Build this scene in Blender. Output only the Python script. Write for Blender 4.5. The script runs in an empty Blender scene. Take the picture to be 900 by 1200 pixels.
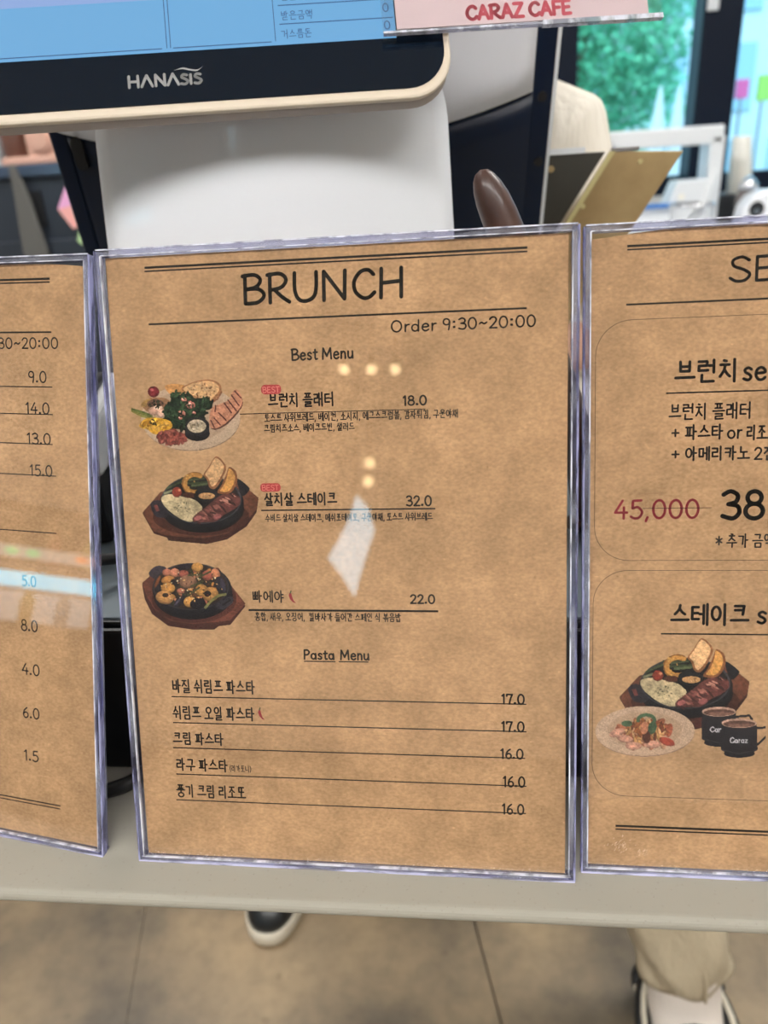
import bpy, bmesh, math, random
import numpy as np
from mathutils import Matrix, Vector

# ------------------------------------------------------------------ camera, world, light, exposure
scene = bpy.context.scene
COL = scene.collection
vs = scene.view_settings
vs.view_transform = 'Standard'; vs.look = 'None'; vs.gamma = 1.0; vs.use_curve_mapping = False
vs.exposure = 0.0

CZ = 1.215                                  # height of the phone above the floor
cam_d = bpy.data.cameras.new('camera')
cam = bpy.data.objects.new('camera', cam_d); COL.objects.link(cam); scene.camera = cam
cam_d.sensor_fit = 'VERTICAL'; cam_d.sensor_height = 36.0; cam_d.lens = 36.0 * 880.0 / 1200.0
cam_d.clip_start = 0.02; cam_d.clip_end = 200
CM = [[0.993594, -0.016208, -0.111838], [0.094174, -0.428275, 0.898728], [-0.062464, -0.903503, -0.424005]]
cam.matrix_world = Matrix([[CM[i][0], -CM[i][1], -CM[i][2], (0, 0, CZ)[i]] for i in range(3)] + [[0, 0, 0, 1]])
cam_d.dof.use_dof = True; cam_d.dof.focus_distance = 0.36; cam_d.dof.aperture_fstop = 26.4 / 3.4

world = bpy.data.worlds.new('sky'); scene.world = world; world.use_nodes = True
wn = world.node_tree.nodes; wl = world.node_tree.links
bg = wn['Background']; bg.inputs[0].default_value = (0.60, 0.84, 1.0, 1); bg.inputs[1].default_value = 2.6

sun_d = bpy.data.lights.new('sun', 'SUN'); sun_d.energy = 2.2; sun_d.angle = 0.02; sun_d.color = (1, 0.95, 0.88)
sun = bpy.data.objects.new('sun', sun_d); COL.objects.link(sun); sun.rotation_euler = (math.radians(42), 0, math.radians(-25))

CEILING_PANEL = 16.0                         # emission of the added ceiling panels
random.seed(4); rng = np.random.default_rng(7)

# ------------------------------------------------------------------ materials
def srgb(c):
    return tuple((x / 255 / 12.92) if x / 255 <= 0.04045 else ((x / 255 + 0.055) / 1.055) ** 2.4 for x in c)

def mat(name, col, rough=0.5, metal=0.0, spec=0.5, emit=None, estr=0.0, coat=0.0, noise=None, bump=None, trans=0.0):
    m = bpy.data.materials.new(name); m.use_nodes = True
    nt = m.node_tree; b = nt.nodes['Principled BSDF']
    b.inputs['Base Color'].default_value = (*col[:3], 1); b.inputs['Roughness'].default_value = rough
    b.inputs['Metallic'].default_value = metal; b.inputs['Specular IOR Level'].default_value = spec
    b.inputs['Coat Weight'].default_value = coat; b.inputs['Coat Roughness'].default_value = 0.05
    b.inputs['Transmission Weight'].default_value = trans
    if emit: b.inputs['Emission Color'].default_value = (*emit, 1); b.inputs['Emission Strength'].default_value = estr
    tc = nt.nodes.new('ShaderNodeTexCoord')
    if noise:                                # (scale, second colour, low, high)
        n = nt.nodes.new('ShaderNodeTexNoise'); n.inputs['Scale'].default_value = noise[0]; n.inputs['Detail'].default_value = 6
        r = nt.nodes.new('ShaderNodeValToRGB'); nt.links.new(tc.outputs['Object'], n.inputs['Vector'])
        r.color_ramp.elements[0].position = noise[2]; r.color_ramp.elements[0].color = (*col[:3], 1)
        r.color_ramp.elements[1].position = noise[3]; r.color_ramp.elements[1].color = (*noise[1], 1)
        nt.links.new(n.outputs['Fac'], r.inputs['Fac']); nt.links.new(r.outputs['Color'], b.inputs['Base Color'])
    if bump:                                 # (scale, strength[, stretch, distance])
        n = nt.nodes.new('ShaderNodeTexNoise'); n.inputs['Scale'].default_value = bump[0]; n.inputs['Detail'].default_value = 4
        bp = nt.nodes.new('ShaderNodeBump'); bp.inputs['Strength'].default_value = bump[1]; bp.inputs['Distance'].default_value = bump[3] if len(bump) > 3 else 0.001
        mp = nt.nodes.new('ShaderNodeMapping'); mp.inputs['Scale'].default_value = bump[2] if len(bump) > 2 else (1, 1, 1)
        nt.links.new(tc.outputs['Object'], mp.inputs[0]); nt.links.new(mp.outputs[0], n.inputs['Vector']); nt.links.new(n.outputs['Fac'], bp.inputs['Height']); nt.links.new(bp.outputs['Normal'], b.inputs['Normal'])
    return m

def thin_clear(name, tint=(1, 1, 1), ior=1.49, rough=0.0):
    m = bpy.data.materials.new(name); m.use_nodes = True; nt = m.node_tree; nt.nodes.remove(nt.nodes['Principled BSDF'])
    out = nt.nodes['Material Output']; t = nt.nodes.new('ShaderNodeBsdfTransparent'); t.inputs[0].default_value = (*tint, 1)
    g = nt.nodes.new('ShaderNodeBsdfGlossy'); g.inputs['Roughness'].default_value = rough
    fr = nt.nodes.new('ShaderNodeFresnel'); mx = nt.nodes.new('ShaderNodeMixShader')
    ge = nt.nodes.new('ShaderNodeNewGeometry'); mr = nt.nodes.new('ShaderNodeMapRange')     # same reflectance on both faces of the thin sheet
    mr.inputs['To Min'].default_value = ior; mr.inputs['To Max'].default_value = 1 / ior
    nt.links.new(ge.outputs['Backfacing'], mr.inputs['Value']); nt.links.new(mr.outputs[0], fr.inputs['IOR'])
    nt.links.new(fr.outputs[0], mx.inputs[0]); nt.links.new(t.outputs[0], mx.inputs[1]); nt.links.new(g.outputs[0], mx.inputs[2]); nt.links.new(mx.outputs[0], out.inputs[0])
    return m

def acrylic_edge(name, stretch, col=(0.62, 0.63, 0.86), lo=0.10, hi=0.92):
    """edge of an acrylic sheet: clear body with refracted light painted in as lilac runs along its length"""
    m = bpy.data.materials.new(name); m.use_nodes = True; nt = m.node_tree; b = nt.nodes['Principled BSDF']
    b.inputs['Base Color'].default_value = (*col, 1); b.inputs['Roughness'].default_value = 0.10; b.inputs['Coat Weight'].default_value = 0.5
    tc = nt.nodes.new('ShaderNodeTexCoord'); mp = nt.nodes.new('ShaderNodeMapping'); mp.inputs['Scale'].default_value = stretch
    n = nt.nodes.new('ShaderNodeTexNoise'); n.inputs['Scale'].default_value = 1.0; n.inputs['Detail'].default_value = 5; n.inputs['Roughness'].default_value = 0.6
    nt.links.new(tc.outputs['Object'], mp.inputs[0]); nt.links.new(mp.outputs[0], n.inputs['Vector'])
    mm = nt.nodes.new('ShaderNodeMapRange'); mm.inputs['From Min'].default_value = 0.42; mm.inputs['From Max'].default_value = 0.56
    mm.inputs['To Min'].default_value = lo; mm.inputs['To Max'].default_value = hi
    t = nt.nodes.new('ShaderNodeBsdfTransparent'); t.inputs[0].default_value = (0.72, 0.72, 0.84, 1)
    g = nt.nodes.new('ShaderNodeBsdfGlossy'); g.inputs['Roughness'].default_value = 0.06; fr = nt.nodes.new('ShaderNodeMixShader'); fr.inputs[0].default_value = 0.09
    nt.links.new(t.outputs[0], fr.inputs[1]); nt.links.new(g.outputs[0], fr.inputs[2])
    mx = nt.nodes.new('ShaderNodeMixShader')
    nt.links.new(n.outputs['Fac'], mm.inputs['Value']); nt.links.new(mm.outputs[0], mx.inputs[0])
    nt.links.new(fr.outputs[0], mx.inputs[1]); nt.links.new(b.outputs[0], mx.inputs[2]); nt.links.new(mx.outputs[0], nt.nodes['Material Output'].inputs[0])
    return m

KRAFT = np.array(srgb((192, 155, 117)))      # albedo of the kraft paper
SEEN = np.array(srgb((192, 151, 108)))       # what it looks like in the photograph
def ink(*c):                                 # print colour as seen -> albedo
    return tuple(np.clip(np.array(srgb(c)) * KRAFT / SEEN, 0, 1))

def kraft_mat():
    m = bpy.data.materials.new('kraft_paper'); m.use_nodes = True; nt = m.node_tree; b = nt.nodes['Principled BSDF']
    b.inputs['Roughness'].default_value = 0.85; b.inputs['Specular IOR Level'].default_value = 0.15
    tc = nt.nodes.new('ShaderNodeTexCoord')
    def noise(scale, detail, stretch=(1, 1, 1)):
        mp = nt.nodes.new('ShaderNodeMapping'); mp.inputs['Scale'].default_value = stretch
        n = nt.nodes.new('ShaderNodeTexNoise'); n.inputs['Scale'].default_value = scale; n.inputs['Detail'].default_value = detail
        nt.links.new(tc.outputs['Object'], mp.inputs[0]); nt.links.new(mp.outputs[0], n.inputs['Vector']); return n.outputs['Fac']
    def ramp(v, p0, p1, c0, c1):
        r = nt.nodes.new('ShaderNodeValToRGB'); e = r.color_ramp.elements
        e[0].position = p0; e[0].color = (*c0, 1); e[1].position = p1; e[1].color = (*c1, 1); nt.links.new(v, r.inputs['Fac']); return r.outputs['Color']
    def mul(a, c):
        x = nt.nodes.new('ShaderNodeMix'); x.data_type = 'RGBA'; x.blend_type = 'MULTIPLY'; x.inputs[0].default_value = 1
        nt.links.new(a, x.inputs[6]); nt.links.new(c, x.inputs[7]); return x.outputs[2]
    k = KRAFT
    base = ramp(noise(26, 6), 0.33, 0.68, tuple(k * 0.82), tuple(np.clip(k * 1.10, 0, 1)))
    fib = ramp(noise(560, 4, (1, 1, 1.5)), 0.3, 0.72, (0.82, 0.81, 0.79), (1.14, 1.14, 1.15))
    blot = ramp(noise(75, 4), 0.34, 0.66, (0.90, 0.895, 0.885), (1.06, 1.06, 1.06))
    fleck = ramp(noise(330, 2), 0.20, 0.26, (0.78, 0.75, 0.70), (1, 1, 1))
    lite = ramp(noise(230, 2, (1, 1, 1.9)), 0.71, 0.76, (1, 1, 1), (1.22, 1.22, 1.24))
    c = mul(mul(mul(mul(base, fib), fleck), lite), blot); nt.links.new(c, b.inputs['Base Color'])
    return m

def quartz_mat():
    m = bpy.data.materials.new('quartz'); m.use_nodes = True; nt = m.node_tree; b = nt.nodes['Principled BSDF']
    b.inputs['Roughness'].default_value = 0.6; b.inputs['Specular IOR Level'].default_value = 0.25
    tc = nt.nodes.new('ShaderNodeTexCoord'); v = nt.nodes.new('ShaderNodeTexVoronoi'); v.inputs['Scale'].default_value = 260
    n = nt.nodes.new('ShaderNodeTexNoise'); n.inputs['Scale'].default_value = 520; n.inputs['Detail'].default_value = 2
    nt.links.new(tc.outputs['Object'], v.inputs['Vector']); nt.links.new(tc.outputs['Object'], n.inputs['Vector'])
    r = nt.nodes.new('ShaderNodeValToRGB'); e = r.color_ramp.elements
    e[0].position = 0.24; e[0].color = (0.30, 0.28, 0.24, 1); e[1].position = 0.31; e[1].color = (*srgb((164, 160, 148)), 1)
    r2 = nt.nodes.new('ShaderNodeValToRGB'); e = r2.color_ramp.elements
    e[0].position = 0.05; e[0].color = (0.93, 0.92, 0.91, 1); e[1].position = 0.22; e[1].color = (1, 1, 1, 1)
    x = nt.nodes.new('ShaderNodeMix'); x.data_type = 'RGBA'; x.blend_type = 'MULTIPLY'; x.inputs[0].default_value = 1
    nt.links.new(n.outputs['Fac'], r.inputs['Fac']); nt.links.new(v.outputs['Distance'], r2.inputs['Fac'])
    nt.links.new(r.outputs['Color'], x.inputs[6]); nt.links.new(r2.outputs['Color'], x.inputs[7]); nt.links.new(x.outputs[2], b.inputs['Base Color'])
    return m

def concrete_mat():
    m = bpy.data.materials.new('concrete'); m.use_nodes = True; nt = m.node_tree; b = nt.nodes['Principled BSDF']
    b.inputs['Roughness'].default_value = 0.42
    tc = nt.nodes.new('ShaderNodeTexCoord')
    def ramp(scale, det, p0, p1, c0, c1):
        n = nt.nodes.new('ShaderNodeTexNoise'); n.inputs['Scale'].default_value = scale; n.inputs['Detail'].default_value = det
        nt.links.new(tc.outputs['Object'], n.inputs['Vector'])
        r = nt.nodes.new('ShaderNodeValToRGB'); e = r.color_ramp.elements
        e[0].position = p0; e[0].color = (*c0, 1); e[1].position = p1; e[1].color = (*c1, 1); nt.links.new(n.outputs['Fac'], r.inputs['Fac']); return r.outputs['Color']
    a = ramp(3.2, 5, 0.38, 0.66, srgb((96, 86, 72)), srgb((166, 143, 111)))
    c = ramp(40, 4, 0.3, 0.6, (0.82, 0.82, 0.82), (1, 1, 1))
    d = ramp(14, 3, 0.27, 0.33, (0.6, 0.58, 0.55), (1, 1, 1))
    def mul(p, q):
        x = nt.nodes.new('ShaderNodeMix'); x.data_type = 'RGBA'; x.blend_type = 'MULTIPLY'; x.inputs[0].default_value = 1
        nt.links.new(p, x.inputs[6]); nt.links.new(q, x.inputs[7]); return x.outputs[2]
    nt.links.new(mul(mul(a, c), d), b.inputs['Base Color'])
    return m

def print_mat():
    m = bpy.data.materials.new('printed_picture'); m.use_nodes = True; nt = m.node_tree; b = nt.nodes['Principled BSDF']
    b.inputs['Roughness'].default_value = 0.7; b.inputs['Specular IOR Level'].default_value = 0.2
    a = nt.nodes.new('ShaderNodeAttribute'); a.attribute_name = 'print'; nt.links.new(a.outputs['Color'], b.inputs['Base Color'])
    return m

M = dict(
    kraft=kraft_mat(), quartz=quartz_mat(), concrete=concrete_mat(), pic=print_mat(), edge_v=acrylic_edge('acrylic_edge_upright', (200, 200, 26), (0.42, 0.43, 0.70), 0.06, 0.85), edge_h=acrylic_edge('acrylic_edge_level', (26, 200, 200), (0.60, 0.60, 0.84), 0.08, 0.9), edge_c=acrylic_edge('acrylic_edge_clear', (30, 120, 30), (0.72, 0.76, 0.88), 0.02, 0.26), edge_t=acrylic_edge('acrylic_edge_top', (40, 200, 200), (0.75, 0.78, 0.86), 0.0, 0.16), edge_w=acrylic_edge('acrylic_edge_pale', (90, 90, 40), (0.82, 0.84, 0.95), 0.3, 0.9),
    clear=thin_clear('clear_acrylic'), glass=thin_clear('window_glass', (0.80, 0.95, 1.0), 1.45),
    black_ink=mat('black_ink', ink(24, 20, 17), 0.7, spec=0.2), red_ink=mat('red_ink', ink(142, 28, 38), 0.6), badge=mat('badge_red', ink(178, 52, 50), 0.6), badge_txt=mat('badge_lettering', ink(216, 116, 100), 0.6),
    green_ink=mat('green_ink', ink(70, 80, 40), 0.6),
    screen=mat('screen', (0.02, 0.03, 0.04), 0.25, emit=srgb((112, 176, 226)), estr=0.88), screen_hi=mat('screen_panel', (0.02, 0.03, 0.04), 0.25, emit=srgb((150, 178, 232)), estr=0.85),
    screen_ink=mat('screen_ink', (0.01, 0.02, 0.04), 0.3, emit=srgb((58, 96, 150)), estr=0.7),
    panel_black=mat('black_glass', srgb((10, 22, 36)), 0.13, bump=(9, 0.02)), logo=mat('logo_grey', srgb((150, 150, 150)), 0.5),
    bezel_shaded=mat('shaded_cream_plastic', srgb((186, 174, 166)), 0.5), cream=mat('cream_plastic', srgb((226, 212, 192)), 0.35), white=mat('white_gloss', srgb((238, 241, 247)), 0.34, coat=0.25),
    cover=mat('white_cover', srgb((226, 227, 234)), 0.3), housing=mat('black_plastic', srgb((8, 24, 46)), 0.32, spec=0.3), hole=mat('dark_recess', (0.004, 0.004, 0.005), 0.6),
    chrome=mat('brushed_metal', (0.75, 0.75, 0.78), 0.25, 1.0), drawer=mat('drawer_black', srgb((20, 21, 24)), 0.35), grey_top=mat('grey_plastic', srgb((104, 116, 124)), 0.45),
    cable=mat('black_rubber', (0.012, 0.012, 0.012), 0.4), wood=mat('dark_wood', srgb((60, 38, 32)), 0.42, coat=0.15, noise=(30, srgb((92, 62, 50)), 0.35, 0.7)),
    board=mat('hardboard', srgb((194, 168, 122)), 0.35, metal=0.2, noise=(18, srgb((164, 138, 96)), 0.35, 0.7)), board_dark=mat('dark_board', srgb((70, 68, 62)), 0.4, metal=0.3), pale_gold=mat('pale_gold', srgb((206, 194, 140)), 0.4),
    pink_card=mat('pink_card', srgb((216, 194, 198)), 0.6), pink_txt=mat('pink_lettering', srgb((205, 84, 100)), 0.6),
    wall=mat('wall_paint', srgb((214, 212, 208)), 0.8), ceil=mat('ceiling_paint', srgb((228, 228, 226)), 0.8), frame=mat('window_frame', srgb((8, 20, 38)), 0.5, spec=0.2),
    plastic_w=mat('white_plastic', srgb((228, 231, 234)), 0.4), paper_w=mat('paper_cup', srgb((242, 238, 228)), 0.7), blue=mat('blue_plastic', srgb((60, 130, 210)), 0.4),
    black=mat('matte_black', srgb((24, 26, 30)), 0.5), appliance=mat('appliance_dark', srgb((50, 56, 66)), 0.32), pink=mat('pink_enamel', srgb((214, 172, 154)), 0.35), brown=mat('brown_jar', srgb((104, 72, 62)), 0.3),
    towel=mat('grey_cloth', srgb((98, 98, 96)), 0.9), note_p=mat('pink_note', srgb((246, 182, 178)), 0.8), note_l=mat('lilac_note', srgb((236, 176, 220)), 0.8), note_g=mat('green_note', srgb((196, 232, 176)), 0.8), yellow=mat('yellow_label', srgb((216, 196, 60)), 0.6),
    steel=mat('steel_leg', (0.3, 0.3, 0.31), 0.4, 0.9), lamp_warm=mat('lamp_glass', (1, 0.9, 0.7), 0.4, emit=(1.0, 0.76, 0.42), estr=13), glow_cool=mat('cool_glow', (0.9, 0.95, 1), 0.6, emit=(0.45, 0.80, 1.0), estr=6.2), led=mat('led_tube', (0.9, 0.95, 1), 0.5, emit=(0.05, 0.68, 1.0), estr=8.5), lightbox=mat('lightbox', (0.8, 0.85, 0.9), 0.5, emit=(0.78, 0.9, 1.0), estr=1.5), bulb_g=mat('green_indicator', (0.2, 0.8, 0.4), 0.5, emit=(0.15, 1.0, 0.45), estr=4.0), bulb_r=mat('red_indicator', (0.8, 0.2, 0.1), 0.5, emit=(1.0, 0.28, 0.12), estr=4.0),
    panel_light=mat('light_panel', (1, 1, 1), 0.5, emit=(1.0, 0.975, 0.94), estr=CEILING_PANEL),
    skin=mat('skin', srgb((214, 170, 146)), 0.55), cardigan=mat('cardigan', srgb((238, 231, 218)), 0.9, bump=(16, 0.9, (1, 1, 0.28), 0.03)), navy=mat('navy_top', srgb((24, 30, 46)), 0.8), trouser=mat('beige_trousers', srgb((186, 172, 146)), 0.85, bump=(22, 0.8, (1, 1, 0.5), 0.02)), sock=mat('white_sock', srgb((226, 216, 206)), 0.9), shoe_black=mat('black_leather', srgb((26, 28, 30)), 0.35), sole_w=mat('white_sole', srgb((206, 198, 180)), 0.6),
    dark_cloth=mat('charcoal_cloth', srgb((38, 40, 46)), 0.9), hair=mat('black_hair', srgb((30, 24, 22)), 0.5), eye=mat('eye', (0.02, 0.015, 0.01), 0.2), lip=mat('lip', srgb((178, 100, 96)), 0.5),
    leaf=mat('leaf', srgb((74, 172, 130)), 0.6, noise=(2.5, srgb((130, 214, 170)), 0.4, 0.65)), bark=mat('bark', srgb((80, 66, 54)), 0.9), facade=mat('pale_facade', srgb((206, 222, 230)), 0.8), facade_win=mat('facade_window', srgb((158, 194, 214)), 0.2), sign_pink=mat('pink_signboard', srgb((226, 90, 150)), 0.6), sign_green=mat('green_signboard', srgb((160, 206, 90)), 0.6), asphalt=mat('pavement', srgb((150, 150, 148)), 0.9), parasol=mat('parasol_cloth', srgb((232, 234, 236)), 0.8), scuff=mat('white_scuff', srgb((226, 196, 170)), 0.8),
    juice=mat('amber_drink', srgb((226, 170, 60)), 0.3),
)

# ------------------------------------------------------------------ mesh helpers
class MB:
    def __init__(s): s.v = []; s.f = []; s.mi = []; s.sm = []
    def add(s, vv, ff, mi=0, smooth=False):
        o = len(s.v); s.v += [tuple(p) for p in vv]
        for q in ff: s.f.append(tuple(i + o for i in q)); s.mi.append(mi); s.sm.append(smooth)
        return s
    def box(s, x0, x1, y0, y1, z0, z1, mi=0):
        return s.add([(x, y, z) for x in (x0, x1) for y in (y0, y1) for z in (z0, z1)],
                     [(0, 1, 3, 2), (4, 6, 7, 5), (0, 4, 5, 1), (2, 3, 7, 6), (0, 2, 6, 4), (1, 5, 7, 3)], mi)
    def prism(s, pts, d0, d1, axis='y', mi=0, smooth=False):
        """outline pts (a, b) extruded: axis y -> (a, d, b); axis z -> (a, b, d); axis x -> (d, a, b)"""
        f = {'y': lambda a, b, d: (a, d, b), 'z': lambda a, b, d: (a, b, d), 'x': lambda a, b, d: (d, a, b)}[axis]
        n = len(pts)
        s.add([f(a, b, d0) for a, b in pts] + [f(a, b, d1) for a, b in pts],
              [tuple(range(n - 1, -1, -1)), tuple(range(n, 2 * n))], mi)
        o = len(s.v) - 2 * n
        for i in range(n):
            j = (i + 1) % n; s.f.append((o + i, o + j, o + n + j, o + n + i)); s.mi.append(mi); s.sm.append(smooth)
        return s
    def lathe(s, prof, c=(0, 0, 0), n=24, mi=0, sx=1, sy=1):
        vv = []; ff = []
        for r, z in prof:
            for k in range(n):
                a = 2 * math.pi * k / n; vv.append((c[0] + r * sx * math.cos(a), c[1] + r * sy * math.sin(a), c[2] + z))
        m = len(prof)
        for i in range(m - 1):
            for k in range(n):
                k2 = (k + 1) % n; ff.append((i * n + k, i * n + k2, (i + 1) * n + k2, (i + 1) * n + k))
        ff.append(tuple(range(n - 1, -1, -1))); ff.append(tuple((m - 1) * n + k for k in range(n)))
        return s.add(vv, ff, mi, True)
    def tube(s, pts, r, n=10, mi=0):
        pts = [Vector(p) for p in pts]; rs = r if isinstance(r, (list, tuple)) else [r] * len(pts); vv = []; ff = []
        u = None
        for i, p in enumerate(pts):
            t = (pts[min(i + 1, len(pts) - 1)] - pts[max(i - 1, 0)]).normalized()
            if u is None: u = t.orthogonal().normalized()
            u = (u - t * u.dot(t)).normalized(); w = t.cross(u)
            for k in range(n):
                a = 2 * math.pi * k / n; vv.append(p + (u * math.cos(a) + w * math.sin(a)) * rs[i])
        for i in range(len(pts) - 1):
            for k in range(n):
                k2 = (k + 1) % n; ff.append((i * n + k, i * n + k2, (i + 1) * n + k2, (i + 1) * n + k))
        ff.append(tuple(range(n - 1, -1, -1))); ff.append(tuple((len(pts) - 1) * n + k for k in range(n)))
        return s.add(vv, ff, mi, True)
    def blob(s, c, r, n=16, m=10, mi=0):
        rx, ry, rz = r if isinstance(r, (list, tuple)) else (r, r, r)
        return s.add(*_sphere(c, rx, ry, rz, n, m), mi, True)
    def build(s, name, mats, parent=None, bevel=0.0, seg=2, subsurf=0):
        me = bpy.data.meshes.new(name); me.from_pydata(s.v, [], s.f)
        mats = mats if isinstance(mats, (list, tuple)) else [mats]
        for m_ in mats: me.materials.append(M[m_] if isinstance(m_, str) else m_)
        me.polygons.foreach_set('material_index', s.mi); me.polygons.foreach_set('use_smooth', s.sm)
        bm = bmesh.new(); bm.from_mesh(me); bmesh.ops.recalc_face_normals(bm, faces=bm.faces); bm.to_mesh(me); bm.free()
        me.update()
        o = bpy.data.objects.new(name, me); COL.objects.link(o); o.parent = parent
        if bevel:
            b = o.modifiers.new('Bevel', 'BEVEL'); b.width = bevel; b.segments = seg; b.limit_method = 'ANGLE'; b.angle_limit = 0.7
        if subsurf:
            b = o.modifiers.new('Subsurf', 'SUBSURF'); b.levels = subsurf; b.render_levels = subsurf
        return o

def _sphere(c, rx, ry, rz, n, m):
    vv = [(c[0], c[1], c[2] + rz)]; ff = []
    for i in range(1, m):
        t = math.pi * i / m
        for k in range(n):
            a = 2 * math.pi * k / n; vv.append((c[0] + rx * math.sin(t) * math.cos(a), c[1] + ry * math.sin(t) * math.sin(a), c[2] + rz * math.cos(t)))
    vv.append((c[0], c[1], c[2] - rz)); e = len(vv) - 1
    for k in range(n):
        k2 = (k + 1) % n; ff.append((0, 1 + k, 1 + k2)); ff.append((e, e - n + k2, e - n + k))
        for i in range(m - 2): ff.append((1 + i * n + k, 1 + (i + 1) * n + k, 1 + (i + 1) * n + k2, 1 + i * n + k2))
    return vv, ff

def rrect(x0, x1, y0, y1, r, n=6, corners=(1, 1, 1, 1)):
    """rounded rectangle outline, corners: lower-left, lower-right, upper-right, upper-left"""
    out = []
    for (cx, cy, a0, on) in ((x0 + r, y0 + r, math.pi, corners[0]), (x1 - r, y0 + r, 1.5 * math.pi, corners[1]), (x1 - r, y1 - r, 0, corners[2]), (x0 + r, y1 - r, 0.5 * math.pi, corners[3])):
        if on:
            for k in range(n + 1):
                a = a0 + 0.5 * math.pi * k / n; out.append((cx + r * math.cos(a), cy + r * math.sin(a)))
        else: out.append((x0 if cx < (x0 + x1) / 2 else x1, y0 if cy < (y0 + y1) / 2 else y1))
    return out

def tag(o, label, cat, group=None, kind=None):
    if label: o['label'] = label
    if cat: o['category'] = cat
    if group: o['group'] = group
    if kind: o['kind'] = kind
    return o
def structure(o, label=None): o['kind'] = 'structure'; (label and o.__setitem__('label', label)); return o
def empty(name, loc=(0, 0, 0), rz=0.0, matrix=None):
    o = bpy.data.objects.new(name, None); COL.objects.link(o); o.empty_display_size = 0.05
    if matrix is not None: o.matrix_world = matrix
    else: o.location = loc; o.rotation_euler = (0, 0, rz)
    return o

# ------------------------------------------------------------------ stroke lettering (Latin, digits, Hangul)
def spline(p, n=5):
    if len(p) < 3: return p
    out = []
    for i in range(len(p) - 1):
        a = p[max(i - 1, 0)]; b = p[i]; c = p[i + 1]; d = p[min(i + 2, len(p) - 1)]
        for k in range(n):
            t = k / n
            out.append(tuple(0.5 * (2 * b[j] + (c[j] - a[j]) * t + (2 * a[j] - 5 * b[j] + 4 * c[j] - d[j]) * t * t + (3 * b[j] - a[j] - 3 * c[j] + d[j]) * t ** 3) for j in range(len(b))))
    return out + [p[-1]]
def arc(cx, cy, rx, ry, a0=0, a1=360, n=16):
    return [(cx + rx * math.cos(math.radians(a0 + (a1 - a0) * k / n)), cy + ry * math.sin(math.radians(a0 + (a1 - a0) * k / n))) for k in range(n + 1)]
S = spline
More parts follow.
